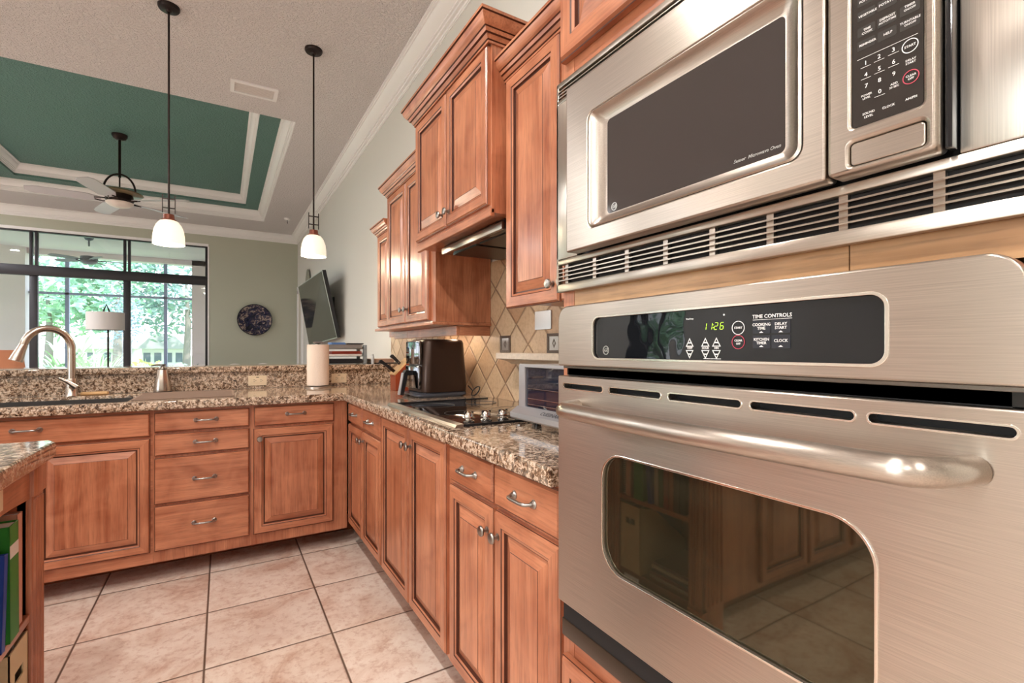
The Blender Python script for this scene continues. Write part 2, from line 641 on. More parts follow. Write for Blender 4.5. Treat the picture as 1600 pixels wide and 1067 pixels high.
    def curve(s, cu, fn, m):
        o = bpy.data.objects.new('tmp', cu)
        COL.objects.link(o)
        dg = bpy.context.evaluated_depsgraph_get()
        me = bpy.data.meshes.new_from_object(o.evaluated_get(dg))
        s.add([fn(*v.co) for v in me.vertices], [tuple(p.vertices) for p in me.polygons], m)
        bpy.data.objects.remove(o)
        bpy.data.curves.remove(cu)
        bpy.data.meshes.remove(me)

    def text(s, txt, size, fn, m, depth=.0004, align='CENTER', shear=0, offset=0, spacing=1):
        cu = bpy.data.curves.new('tmp', 'FONT')
        cu.body = txt
        cu.size = size
        cu.align_x = align
        cu.align_y = 'CENTER'
        cu.extrude = depth
        cu.shear = shear
        cu.offset = offset
        cu.space_character = spacing
        cu.resolution_u = 2
        s.curve(cu, fn, m)

    def build(s, name, parent=None, smooth=None, origin=None, mat=None, fix=True):
        me = bpy.data.meshes.new(name)
        off = Vector((0, 0, 0))
        if parent is not None:
            p = parent
            while p is not None:
                off += p.location
                p = p.parent
        elif origin is not None:
            off = Vector(origin)
        vs = [Vector(v) for v in s.v]
        if mat is not None:
            vs = [mat @ v for v in vs]
        me.from_pydata([v - off for v in vs], [], s.f)
        for x in s.mats:
            me.materials.append(x)
        me.polygons.foreach_set('material_index', s.m)
        if fix:
            b = bmesh.new()
            b.from_mesh(me)
            bmesh.ops.recalc_face_normals(b, faces=b.faces)
            b.to_mesh(me)
            b.free()
        me.update()
        if smooth is not None:
            me.shade_smooth()
            me.set_sharp_from_angle(angle=math.radians(smooth))
        o = bpy.data.objects.new(name, me)
        COL.objects.link(o)
        if parent is not None:
            o.parent = parent
        elif origin is not None:
            o.location = off
        return o


def tag(o, label, cat, group=None):
    o['label'] = label
    o['category'] = cat
    if group:
        o['group'] = group
    return o


def struct(o):
    o['kind'] = 'structure'
    return o


def thing(name, label, cat, loc=(0, 0, 0), group=None):
    o = bpy.data.objects.new(name, None)
    o.empty_display_size = .1
    o.location = loc
    COL.objects.link(o)
    return tag(o, label, cat, group)


def one(mb, name, label, cat, origin, smooth=None, group=None, mat=None):
    return tag(mb.build(name, None, smooth, origin, mat), label, cat, group)


def rrect(u0, u1, v0, v1, r, n=6):
    """rounded rectangle loop; r may be four radii (v0u0, v0u1, v1u1, v1u0)"""
    if u0 > u1: u0, u1 = u1, u0
    rs = r if isinstance(r, (list, tuple)) else [r] * 4
    out = []
    for (cx, cy, a0, q) in ((u0, v0, PI, rs[0]), (u1, v0, 1.5 * PI, rs[1]), (u1, v1, 0, rs[2]), (u0, v1, .5 * PI, rs[3])):
        sx = 1 if cx == u0 else -1
        sy = 1 if cy == v0 else -1
        q = max(q, 1e-4)
        for k in range(n + 1):
            a = a0 + k * PI / 2 / n
            out.append((cx + sx * q + q * math.cos(a), cy + sy * q + q * math.sin(a)))
    return out


def circ(cu, cv, r, n=24):
    return [(cu + r * math.cos(2 * PI * k / n), cv + r * math.sin(2 * PI * k / n)) for k in range(n)]


def mapR(xf):            # faces -x: u = y, v = z, w = towards the kitchen
    return lambda u, v, w: (xf - w, u, v)


def mapL(yf):            # faces -y: u = x, v = z
    return lambda u, v, w: (u, yf - w, v)

# ================================================================== the setting
XW, YF, ZC = 1.28, 10.45, 3.44          # right wall, far wall, ceiling height
XL, YB = -7.0, -3.6

f = MB(); f.box(XL - .2, XW + .2, YB - .2, YF + .2, -.12, 0, FLOOR)
struct(f.build('floor', None, origin=(0, 0, 0)))

w = MB(); w.box(XW, XW + .15, YB - .15, YF + .15, 0, ZC + .5, WALLR)
struct(w.build('wall_right', None))
WX0, WX1, WZ = -4.98, -.225, 3.10
w = MB()
w.box(WX1, XW, YF, YF + .18, 0, ZC + .5, WALLF)
w.box(XL, WX0, YF, YF + .18, 0, ZC + .5, WALLF)
w.box(WX0, WX1, YF, YF + .18, WZ, ZC + .5, WALLF)
struct(w.build('wall_far', None))
w = MB()
LW = [(-2.4, .6, .15, 2.6), (6.85, 8.55, .1, 2.9), (1.98, 2.22, .3, 2.6)]  # nook opening and narrow slit are unseen, added for fill and a reflected streak
LWS = sorted(LW)
yy = YB
for a, b, c, d in LWS:
    w.box(XL - .15, XL, yy, a, 0, ZC + .5, WALLR)
    yy = b
w.box(XL - .15, XL, yy, YF, 0, ZC + .5, WALLR)
for a, b, c, d in LW:
    w.box(XL - .15, XL, a, b, 0, c, WALLR)
    w.box(XL - .15, XL, a, b, d, ZC + .5, WALLR)
struct(w.build('wall_left', None))
w = MB(); w.box(XL - .15, XW, YB - .15, YB, 0, ZC + .5, WALLR)
struct(w.build('wall_back', None))

# ceiling with a two-step tray over the living room
TX0, TX1, TY0, TY1 = -2.75, .62, 5.18, 9.50
Z1, Z2 = ZC + .16, ZC + .32
IN = .29
c = MB()
c.box(XL, XW, YB, TY0, ZC, ZC + .1, CEILP)
c.box(XL, XW, TY1, YF, ZC, ZC + .1, CEILP)
c.box(XL, TX0, TY0, TY1, ZC, ZC + .1, CEILP)
c.box(TX1, XW, TY0, TY1, ZC, ZC + .1, CEILP)
struct(c.build('ceiling', None))
c = MB()
e = .004
for (x0, x1, y0, y1) in ((TX0, TX1, TY0 - .03, TY0), (TX0, TX1, TY1, TY1 + .03), (TX0 - .03, TX0, TY0, TY1), (TX1, TX1 + .03, TY0, TY1)):
    c.box(x0, x1, y0, y1, ZC + e, Z1, GREENP)
ix0, ix1, iy0, iy1 = TX0 + IN, TX1 - IN, TY0 + IN, TY1 - IN
for (x0, x1, y0, y1) in ((TX0, TX1, TY0, iy0), (TX0, TX1, iy1, TY1), (TX0, ix0, iy0, iy1), (ix1, TX1, iy0, iy1)):
    c.box(x0, x1, y0, y1, Z1, Z1 + .03, GREENP)
for (x0, x1, y0, y1) in ((ix0, ix1, iy0 - .03, iy0), (ix0, ix1, iy1, iy1 + .03), (ix0 - .03, ix0, iy0, iy1), (ix1, ix1 + .03, iy0, iy1)):
    c.box(x0, x1, y0, y1, Z1 + .03, Z2, GREENP)
c.box(ix0, ix1, iy0, iy1, Z2, Z2 + .03, GREENP)
struct(c.build('ceiling_tray', None))


def crown_prof(zt, h=.13, p=.11):
    z = lambda k: zt - h * k
    return [(0, zt - .0005), (p, zt - .0005), (p, z(.09)), (p * .88, z(.10)), (p * .88, z(.17)), (p * .80, z(.18)), (p * .74, z(.30)), (p * .60, z(.44)), (p * .42, z(.56)),
            (p * .34, z(.60)), (p * .34, z(.68)), (p * .24, z(.69)), (p * .24, z(.80)), (p * .10, z(.82)), (p * .10, z(.93)), (p * .05, z(.94)), (p * .05, z(1)), (0, z(1))]


t_ = MB()
t_.sweep([(XW, YB), (XW, YF), (XL, YF), (XL, YB)], crown_prof(ZC, .15, .125), WHITEP, closed=True, side=1)
struct(t_.build('trim_1', None, 40))
t_ = MB()
t_.sweep([(TX1, TY0), (TX1, TY1), (TX0, TY1), (TX0, TY0)], crown_prof(Z1, .157, .10), WHITEP, closed=True)
struct(t_.build('trim_2', None, 40))
t_ = MB()
t_.sweep([(ix1, iy0), (ix1, iy1), (ix0, iy1), (ix0, iy0)], crown_prof(Z2, .13, .085), WHITEP, closed=True)
struct(t_.build('trim_3', None, 40))
# casing of the doorway near the far corner of the right wall
t_ = MB()
for y0 in (9.62, 10.2):
    t_.box(XW - .03, XW, y0, y0 + .14, 0, 2.35, WHITEP, .006)
t_.box(XW - .012, XW - .001, 9.76, 10.2, 0, 2.28, plain('far_door_white', sr(214, 206, 196), .5))
t_.box(XW - .03, XW, 9.62, 10.34, 2.28, 2.42, WHITEP, .006)
struct(t_.build('door_1', None))
bb = MB()
bb.box(XW - .016, XW, 4.4, 9.6, 0, .13, WHITEP, .004)
struct(bb.build('baseboard_right', None))
bb = MB()
bb.box(WX1, XW - .02, YF - .016, YF, 0, .13, WHITEP, .004)
struct(bb.build('baseboard_far', None))

# far window wall: dark aluminium frame with transoms
wd = MB()
y0, y1 = YF + .02, YF + .10
for x in (WX0, -3.80, -2.625, -1.455):
    wd.box(x, x + .095, y0, y1, .0, 2.38, ALU, .004)
    wd.box(x, x + .035, y0, y1, 2.53, WZ - .015, ALU, .003)
    wd.box(x + .062, x + .097, y0, y1, 2.53, WZ - .015, ALU, .003)
wd.box(WX1 - .05, WX1 - .012, y0, y1, 0, WZ - .015, ALU, .004)
wd.box(WX0, WX1 - .012, y0 - .03, y1, 2.375, 2.535, ALU, .008)
wd.box(WX0, WX1 - .012, y0, y1, 0, .08, ALU, .004)
wd.box(WX0, WX1 - .012, y0, y1, WZ - .035, WZ - .015, ALU, .002)
wo = struct(wd.build('window_1', None, 30))
wd = MB(); wd.box(WX0, WX1, YF - .006, YF + .02, WZ - .015, WZ + .03, WHITEP, .003)
wd.box(WX1 - .012, WX1 + .012, YF - .006, YF + .02, 0, WZ - .015, WHITEP, .003)
wd.build('window_frame', wo)
g = MB()
g.box(WX0 + .03, WX1 - .03, YF + .055, YF + .061, .05, 2.40, WGLASS)
g.box(WX0 + .03, WX1 - .03, YF + .055, YF + .061, 2.52, WZ - .03, WGLASS)
g.build('glass_pane', wo)
for k, (a, b, cc, d) in enumerate(LW):
    wd = MB()
    n = 3 if b - a > 1 else 1
    for i in range(n + 1):
        yy = a + (b - a) * i / n
        wd.box(XL - .11, XL - .03, max(a, yy - .04), min(b, yy + .04), cc, d, ALU)
    wd.box(XL - .11, XL - .03, a, b, d - .08, d, ALU)
    wd.box(XL - .11, XL - .03, a, b, cc, cc + .08, ALU)
    wd.box(XL - .11, XL - .03, a, b, 2.1, 2.16, ALU)
    wo = struct(wd.build('window_%d' % (k + 2), None))
    g = MB(); g.box(XL - .072, XL - .066, a, b, cc, d, WGLASS)
    g.build('glass_pane', wo)

# ------------------------------------------------------------------ beyond the window: covered patio, screen, garden
PGREY = plaster('patio_grey_stucco', sr(232, 218, 216), .85, 40, .2)
GRASS = plain('lawn_grass', sr(150, 178, 120), .9, var=.25, bscale=3)
PAVE = plain('patio_paving', sr(206, 200, 190), .7, var=.06, bscale=4)
p = MB(); p.box(-9, .6, YF + .18, 14.9, -.14, -.02, PAVE)
struct(p.build('patio_floor', None))
p = MB(); p.box(-9, .6, YF + .18, 14.75, 3.42, 3.55, PGREY)
struct(p.build('patio_ceiling', None))
p = MB()
p.box(-.66, .6, 14.45, 14.75, -.02, 3.42, PGREY)
p.box(.2, .35, YF + .18, 14.45, -.02, 3.42, PGREY)
p.box(-4.5, -3.66, 14.35, 14.75, -.02, 3.42, PGREY)
p.box(-9, .6, 14.45, 14.75, 3.30, 3.42, PGREY)
struct(p.build('patio_wall', None))
SCR = plain('pale_screen_frame', sr(150, 160, 190), .5)
s = MB()
for x in (-3.06, -1.24, -5.6, -7.2):
    s.box(x, x + .07, 14.56, 14.63, -.02, 3.30, SCR)
s.box(-9, -4.5, 14.56, 14.63, 2.44, 2.49, SCR)
s.box(-3.66, -.66, 14.56, 14.63, 2.44, 2.49, SCR)
one(s, 'screen_frame', 'pale metal screen frame of the patio beyond the window wall', 'screen', (-2.5, 14.6, 0))
gmb = MB(); gmb.box(-90, 60, 14.9, 120, -.5, -.16, GRASS)
gmb.box(-60, XL - .15, -40, 14.9, -.5, -.16, GRASS)
struct(gmb.build('lawn_ground', None))
wt = MB(); wt.box(-60, 30, 27, 33, -.17, -.12, plain('pond_water', sr(190, 215, 215), .08))
struct(wt.build('pond_water', None))

rnd = random.Random(4)
LEAFM = {}


def leaf_mat(col):
    if col not in LEAFM:
        m, t, b = nt('foliage_%d' % len(LEAFM))
        tc = N(t, 'ShaderNodeTexCoord')
        no = N(t, 'ShaderNodeTexNoise', i_Scale=2.2, i_Detail=3.0)
        L(t, tc.outputs['Object'], no.inputs['Vector'])
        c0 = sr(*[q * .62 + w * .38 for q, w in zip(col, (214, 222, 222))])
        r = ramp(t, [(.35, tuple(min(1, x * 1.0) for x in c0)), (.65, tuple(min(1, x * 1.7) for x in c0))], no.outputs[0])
        L(t, r.outputs[0], b.inputs['Base Color'])
        b.inputs['Roughness'].default_value = .6
        LEAFM[col] = m
    return LEAFM[col]


def foliage(mb, c, rad, n, size, m, flat=1.0):
    for _ in range(n):
        d = Vector((rnd.gauss(0, 1), rnd.gauss(0, 1), rnd.gauss(0, 1) * flat)).normalized()
        r = rnd.random() ** .45
        q = Vector(c) + Vector((d.x * rad[0], d.y * rad[1], d.z * rad[2])) * r
        u = Vector((rnd.gauss(0, 1), rnd.gauss(0, 1), rnd.gauss(0, .6))).normalized()
        v = u.cross(Vector((rnd.gauss(0, 1), rnd.gauss(0, 1), rnd.gauss(0, 1)))).normalized()
        s1 = size * rnd.uniform(.6, 1.4)
        mb.add([q - u * s1, q + v * s1 * .4, q + u * s1, q - v * s1 * .4], [(0, 1, 2, 3)], m)


BARK = plain('tree_bark', sr(150, 140, 132), .9)


def tree(x, y, h, r, col, label, n=1500):
    o = thing('tree', label, 'tree', (x, y, -.16), 'trees beyond the pond')
    a = MB(); a.tube([(x, y, -.16), (x + .1, y, h * .35), (x, y, h * .7)], [.25, .18, .08], BARK, 8)
    a.build('trunk', o, 60)
    a = MB()
    for k in range(6):
        q = (x + rnd.uniform(-.6, .6) * r, y + rnd.uniform(-.5, .5) * r, h * rnd.uniform(.45, .8))
        foliage(a, q, (r * .62, r * .62, h * .26), n // 6, .24 * r / 3, leaf_mat(col))
    a.build('crown', o, fix=False)


for (x, y, h, r, col, lb) in (
        (-13, 42, 8.0, 3.6, (120, 160, 110), 'pale green tree, farthest left of those beyond the pond'),
        (-9.2, 40, 6.4, 3.2, (140, 176, 130), 'light green round tree seen left of the white lamp shade'),
        (-5.6, 38, 9.2, 3.6, (104, 150, 112), 'tall green tree right behind the white lamp shade'),
        (-2.2, 41, 8.4, 3.2, (96, 128, 116), 'blue green tree behind the middle of the right window pane'),
        (1.6, 39, 8.6, 3.4, (110, 146, 108), 'leafy tree at the right edge of the window view'),
        (-18, 44, 7.5, 3.6, (110, 150, 104), 'dull green tree beyond the pond, hidden behind the left patio pier'),
        (-4.1, 30, 4.3, .9, (100, 118, 126), 'slim dark tree standing on the pond bank'),
        (-24, 14, 5.5, 2.4, (112, 150, 90), 'broad tree on the lawn beside the left-hand windows'),
        (-20, 19.5, 3.8, 2.0, (96, 140, 84), 'bushy tree on the lawn facing the left living room window'),
        (-19, 3, 7.0, 3.2, (112, 150, 96), 'tall tree on the lawn outside the breakfast nook')):
    tree(x, y, h, r, col, lb)


def blades(x, y, z, n, ln, w, col, name, label, cat='plant', arch=.9):
    mb = MB()
    for _ in range(n):
        a = rnd.uniform(0, 2 * PI)
        l = ln * rnd.uniform(.6, 1.1)
        up = rnd.uniform(.5, 1.0)
        pv = []
        for k in range(6):
            q = k / 5
            rr = l * q * (1.05 - up * .7)
            zz = l * (q * up - arch * (q ** 2.4) * (1 - up * .55))
            pv.append(Vector((x + math.cos(a) * rr, y + math.sin(a) * rr, z + zz)))
        sd = Vector((-math.sin(a), math.cos(a), 0)) * w
        vs, fs = [], []
        for k, q in enumerate(pv):
            ww = sd * (1 - (k / 5) ** 2 * .9)
            vs += [q - ww, q + ww]
        for k in range(5):
            fs.append((2 * k, 2 * k + 1, 2 * k + 3, 2 * k + 2))
        mb.add(vs, fs, leaf_mat(col))
    return tag(mb.build(name, None, origin=(x, y, z), fix=False), label, cat)


blades(-3.75, 18.2, -.16, 240, 3.0, .03, (150, 190, 120), 'ornamental_grass', 'big spray of arching grass outside the left window pane')
blades(-3.0, 17.4, -.16, 240, 2.5, .025, (168, 200, 140), 'ornamental_grass', 'arching pale grass clump behind the faucet, outside the window')
blades(-2.4, 16.4, -.16, 60, 1.3, .02, (130, 170, 110), 'ornamental_grass', 'low grass tuft outside, right below the white lamp shade')
for (x, y, r, z, col, lb) in ((-2.0, 18.6, .6, .45, (170, 200, 60), 'yellow green rounded shrub outside the right window pane'),
                             (-3.6, 16.0, .5, .5, (110, 150, 80), 'dark leafy shrub outside, under the faucet spout'),
                             (-1.2, 19.5, .5, .35, (120, 170, 120), 'small green shrub outside at the window right edge')):
    a = MB(); foliage(a, (x, y, z), (r, r, r * .8), 320, .08, leaf_mat(col))
    a.tube([(x, y, -.16), (x, y, z)], .03, BARK, 6)
    one(a, 'shrub', lb, 'shrub', (x, y, -.16))
for (x0, x1, y, zt, lb) in ((-5.3, -2.6, 46, 2.4, 'white gabled house across the pond, seen in the right window pane'),
                            (-10.5, -6.4, 50, 2.2, 'long low white house across the pond, seen in the middle pane')):
    o = thing('house', lb, 'house', ((x0 + x1) / 2, y, -.16))
    a = MB(); a.box(x0, x1, y, y + 5, -.16, 1.25, plain('house_wall_white', sr(236, 232, 226), .8)); a.build('wall', o)
    a = MB(); a.prism([(x0 - .3, 1.25), (x1 + .3, 1.25), ((x0 + x1) / 2 + .6, zt), ((x0 + x1) / 2 - .6, zt)], y - .3, y + 5.3, lambda p_, q_, r_: (p_, r_, q_),
                      plain('house_roof_grey', sr(190, 188, 186), .8)); a.build('roof', o)
    wm = plain('house_window_dark', sr(110, 120, 130), .3)
    for i in range(4):
        xx = x0 + (x1 - x0) * (i + .5) / 4
        a = MB(); a.box(xx - .22, xx + .22, y - .03, y, .2, .95, wm); a.build('window', o)


# ------------------------------------------------------------------ ceiling fans
def fan(loc, zt, zm, label, rad, dark, blade_m, glass, n=5, a0=.35, blade_w=.07, group=None, loops=False):
    x, y = loc
    o = thing('ceiling_fan', label, 'ceiling fan', (x, y, zt))
    a = MB(); a.lathe((x, y, zt), [(.078, 0), (.075, -.02), (.06, -.05), (.03, -.065)], dark, 24); a.build('canopy', o, 40)
    a = MB(); a.tube([(x, y, zt - .06), (x, y, zm + .24)], .014, dark, 10); a.build('downrod', o, 60)
    if loops:
        a = MB()
        for s_ in (-1, 1):
            pts = [(x + s_ * .15 * math.sin(k / 8 * PI / 2), y, zm + .08 + .20 * math.cos(k / 8 * PI / 2)) for k in range(9)]
            a.tube(pts, .011, dark, 8)
        a.tube([(x, y, zm + .28), (x, y, zm + .08)], .008, dark, 8)
        a.build('yoke', o, 60)
        a = MB(); a.lathe((x, y, zm), [(.02, .10), (.15, .085), (.225, .055), (.23, .045), (.21, .035), (.10, .03), (.05, .02)], glass[0], 40)
        a.build('upper_dish', o, 50)
    a = MB(); a.lathe((x, y, zm), [(.05, .05), (.13, .035), (.14, -.03), (.12, -.06), (.06, -.07)], dark, 32); a.build('motor', o, 40)
    a = MB(); a.lathe((x, y, zm), [(.135, -.06), (.13, -.075), (.10, -.10), (.05, -.118), (.0, -.122)], glass[1], 32); a.build('light_bowl', o, 60)
    for k in range(n):
        an = a0 + 2 * PI * k / n
        R_ = Matrix.Translation((x, y, zm - .035)) @ Matrix.Rotation(an, 4, 'Z') @ Matrix.Rotation(math.radians(12), 4, 'X')
        a = MB()
        lp = [(.17, -.035), (.30, -blade_w), (rad - .06, -blade_w * .95), (rad, -blade_w * .45), (rad - .01, blade_w * .6), (rad - .08, blade_w * .95), (.30, blade_w), (.17, .035)]
        a.flat([lp], -.004, .004, lambda p_, q_, r_: (p_, q_, r_), blade_m)
        bl = a.build('blade', o, mat=R_)
        a = MB()
        a.tube([(.10, .03, 0), (.16, .045, -.01), (.23, .02, -.008)], .006, dark, 6)
        a.tube([(.10, -.03, 0), (.16, -.045, -.01), (.23, -.02, -.008)], .006, dark, 6)
        a.build('blade_arm', bl, 60, mat=R_)
    return o


MAHOG = plain('dark_mahogany', sr(70, 28, 30), .25, coat=.5)
fan((-1.055, 7.35), Z2, 3.01, 'dark bronze ceiling fan with five pale blades hanging from the green tray ceiling', .82, BRONZE,
    plain('silver_grey_blade', sr(196, 192, 196), .35), (plain('amber_dish', sr(150, 130, 100), .3, .3), plain('frosted_bowl', sr(226, 214, 206), .3)),
    a0=-.557, blade_w=.085, loops=True)
fan((-2.27, 12.5), 3.42, 3.0, 'weathered grey ceiling fan under the patio roof beyond the window', .66, plain('weathered_grey', sr(118, 122, 130), .6),
    plain('grey_blade', sr(150, 150, 156), .6), (None, plain('grey_cap', sr(140, 142, 148), .6)), a0=.1)

# air vent and smoke detector stub
o = thing('air_vent', 'white rectangular air vent in the kitchen ceiling', 'air vent', (.235, 4.72, ZC))
a = MB()
a.flat([rrect(.055, .415, 4.61, 4.83, .006), rrect(.085, .385, 4.64, 4.80, .004)], 0, .012, lambda p_, q_, r_: (p_, q_, ZC - .0005 - r_), WHITEP)
a.build('frame', o)
a = MB()
for k in range(8):
    yy = 4.645 + k * .0195
    a.box(.085, .385, yy, yy + .014, ZC - .008, ZC - .004, plain('vent_slat', sr(222, 214, 210), .5) if k == 0 else bpy.data.materials['vent_slat'])
a.build('slats', o)
a = MB(); a.lathe((.945, 9.05, ZC), [(.05, 0), (.05, -.02), (.04, -.03), (.0, -.032)], WHITEP, 20)
a.tube([(.945, 9.05, ZC - .03), (.95, 9.05, ZC - .09)], .004, BLACK, 6)
one(a, 'smoke_detector', 'small white smoke detector on the ceiling near the far corner', 'smoke detector', (.945, 9.05, ZC), 40)

# unseen recessed lights added as kitchen fill, behind and beside the camera
o0 = None
for k, (x, y) in enumerate(((-.6, 1.6), (-.6, .1), (-.6, -1.6), (-4.8, -1.6), (-2.6, .2), (-2.6, -1.6), (-4.8, 1.0), (-4.8, 4.4))):
    a = MB()
    a.lathe((x, y, ZC), [(.095, 0), (.095, -.006), (.075, -.008), (.07, -.002)], WHITEP, 28)
    a.lathe((x, y, ZC), [(.068, -.0005), (.068, -.003)], plain('fill_lens', (1, .95, .85), .5, emit=(1, .84, .64), estr=6) if k == 0 else bpy.data.materials['fill_lens'], 28)
    one(a, 'ceiling_fill_light', 'round recessed light added to the kitchen ceiling as fill', 'ceiling light', (x, y, ZC), 40, 'added kitchen fill lights')
    add_light('recessed_fill_lamp', 'AREA', (x, y, ZC - .012), 34, (1.0, .96, .90), shape='DISK', size=.13)


for k, (x, y) in enumerate(((-4.0, 6.0), (-4.0, 8.8), (-5.8, 6.0), (-5.8, 8.8), (-3.3, 9.9), (-1.0, 4.75))):  # more unseen recessed lights, added to brighten the living room
    if y > 9.5 or y < 5:
        continue
    a = MB()
    a.lathe((x, y, ZC), [(.095, 0), (.095, -.006), (.075, -.008), (.07, -.002)], WHITEP, 28)
    a.lathe((x, y, ZC), [(.068, -.0005), (.068, -.003)], bpy.data.materials['fill_lens'], 28)
    one(a, 'ceiling_fill_light', 'round recessed fill light added at the left side of the living room', 'ceiling light', (x, y, ZC), 40, 'added living room fill lights')
    add_light('recessed_fill_lamp', 'AREA', (x, y, ZC - .012), 60, (.96, .98, 1.0), shape='DISK', size=.13)


# ------------------------------------------------------------------ pendants over the bar
def pendant(x, y, zb, label):
    o = thing('pendant_light', label, 'pendant light', (x, y, ZC), 'pendants over the bar')
    a = MB(); a.lathe((x, y, ZC), [(.062, 0), (.062, -.012), (.056, -.022), (.02, -.028), (.014, -.04)], BRONZE, 28); a.build('canopy', o, 40)
    a = MB(); a.tube([(x, y, ZC - .03), (x, y, zb + .185)], .0062, BRONZE, 10); a.build('rod', o, 60)
    a = MB()
    for s_ in (-1, 1):
        a.box(x + s_ * .034 - .0025, x + s_ * .034 + .0025, y - .0025, y + .0025, zb + .205, zb + .325, BRONZE)
    for zz in (.235, .295):
        a.box(x - .036, x + .036, y - .003, y + .003, zb + zz, zb + zz + .007, BRONZE)
    a.build('scroll_bracket', o)
    a = MB(); a.lathe((x, y, zb), [(.030, .195), (.032, .165), (.042, .162), (.04, .155)], RUST, 20); a.build('socket_cap', o, 30)
    a = MB()
    pr = [(.030, .160), (.052, .150), (.070, .125), (.082, .09), (.088, .045), (.089, 0), (.085, 0), (.084, .045), (.078, .088), (.066, .12), (.048, .145), (.026, .154)]
    n = len(pr)
    seg = 40
    vs = [(x + r * math.cos(2 * PI * k / seg), y + r * math.sin(2 * PI * k / seg), zb + h) for (r, h) in pr for k in range(seg)]
    fs = [(i * seg + k, i * seg + (k + 1) % seg, ((i + 1) % n) * seg + (k + 1) % seg, ((i + 1) % n) * seg + k) for i in range(n) for k in range(seg)]
    a.add(vs, fs, SHADE)
    a.build('glass_shade', o, 60)
    a = MB(); a.lathe((x, y, zb), [(.004, .15), (.024, .12), (.028, .09), (.020, .06), (.004, .05)], plain('bulb', (1, 1, 1), .5, emit=(1, .86, .66), estr=25) if 'bulb' not in bpy.data.materials else bpy.data.materials['bulb'], 16)
    a.build('bulb', o, 60)
    add_light('pendant_lamp', 'POINT', (x, y, zb - .02), 14, (1, .82, .6), shadow_soft_size=.05)


pendant(-.302, 3.86, 1.885, 'pendant light with dome glass shade in front of the window, left one')
pendant(.583, 3.86, 1.895, 'pendant light with dome glass shade before the olive wall, right one')

# ------------------------------------------------------------------ living room things seen over the bar
o = thing('floor_lamp', 'floor lamp with a wide white drum shade before the window', 'floor lamp', (-1.47, 9.3, 0))
a = MB(); a.lathe((-1.47, 9.3, 0), [(.16, 0), (.16, .02), (.03, .03)], BRONZE, 28); a.build('base', o, 40)
a = MB(); a.tube([(-1.47, 9.3, .02), (-1.47, 9.3, 1.50)], .012, BRONZE, 8); a.build('pole', o, 60)
a = MB()
a.lathe((-1.50, 9.3, 1.49), [(.225, 0), (.225, .262), (.221, .262), (.221, 0)], plain('white_drum_shade', sr(226, 222, 222), .8), 40)
a.build('lamp_shade', o, 40)
a = MB(); a.tube([(-1.53, 9.3, 1.74), (-1.515, 9.3, 1.80), (-1.49, 9.3, 1.87), (-1.465, 9.3, 1.80), (-1.45, 9.3, 1.74)], .010, BRONZE, 8); a.build('hoop', o, 60)

o = thing('table_lamp', 'table lamp with a salmon tapered shade at the left end of the bar view', 'table lamp', (-1.76, 6.0, 0))
a = MB(); a.lathe((-1.76, 6.0, .75), [(.09, 0), (.09, .02), (.03, .04), (.05, .12), (.03, .22), (.01, .26)], BRONZE, 24); a.build('base', o, 40)
a = MB(); a.lathe((-1.76, 6.0, .98), [(.235, 0), (.20, .215), (.196, .215), (.231, 0)], plain('salmon_fabric_shade', sr(206, 142, 112), .9, emit=(.5, .2, .1), estr=.12), 40); a.build('lamp_shade', o, 40)
a = MB()
a.box(-2.05, -1.5, 5.75, 6.25, .71, .75, DWOOD, .004)
for sx in (-2.03, -1.56):
    for sy in (5.77, 6.19):
        a.box(sx, sx + .04, sy, sy + .04, 0, .71, DWOOD)
one(a, 'side_table', 'dark wooden side table under the salmon lamp behind the bar', 'side table', (-1.77, 6, 0))

o = thing('sofa', 'pale upholstered sofa under the far window', 'sofa', (-.9, 9.6, 0))
SOF = plain('pale_upholstery', sr(216, 212, 208), .9)
a = MB(); a.box(-1.35, -.35, 9.35, 10.15, .08, .44, SOF, .04); a.build('seat', o, 40)
a = MB(); a.box(-1.35, -.35, 9.30, 9.5, .2, .945, SOF, .06, 4); a.build('backrest', o, 40)
for x in (-1.50, -.35):
    a = MB(); a.box(x, x + .15, 9.35, 10.15, .08, .66, SOF, .05, 3); a.build('armrest', o, 40)

for (x, lb) in ((.14, 'upholstered dining chair behind the bar, left of the pair below the round plate'), (.47, 'upholstered dining chair behind the bar, right of the pair below the round plate')):
    y = 7.6
    o = thing('dining_chair', lb, 'chair', (x, y, 0), 'dining chairs behind the bar')
    a = MB(); a.box(x - .15, x + .15, y - .22, y + .22, .42, .50, SOF, .02); a.build('seat', o, 40)
    a = MB()
    lp = [(x - .12, .5), (x + .12, .5)] + [(x + .12 * math.cos(k * PI / 12), .90 + .115 * math.sin(k * PI / 12)) for k in range(13)]
    a.flat([lp], 0, .05, lambda p_, q_, r_: (p_, y - .22 + r_, q_), SOF, .008)
    a.build('backrest', o, 50)
    for sx in (-.13, .13):
        for sy in (-.19, .19):
            a = MB(); a.tube([(x + sx, y + sy, 0), (x + sx * .95, y + sy * .95, .43)], [.013, .02], DWOOD, 8); a.build('leg', o, 60)

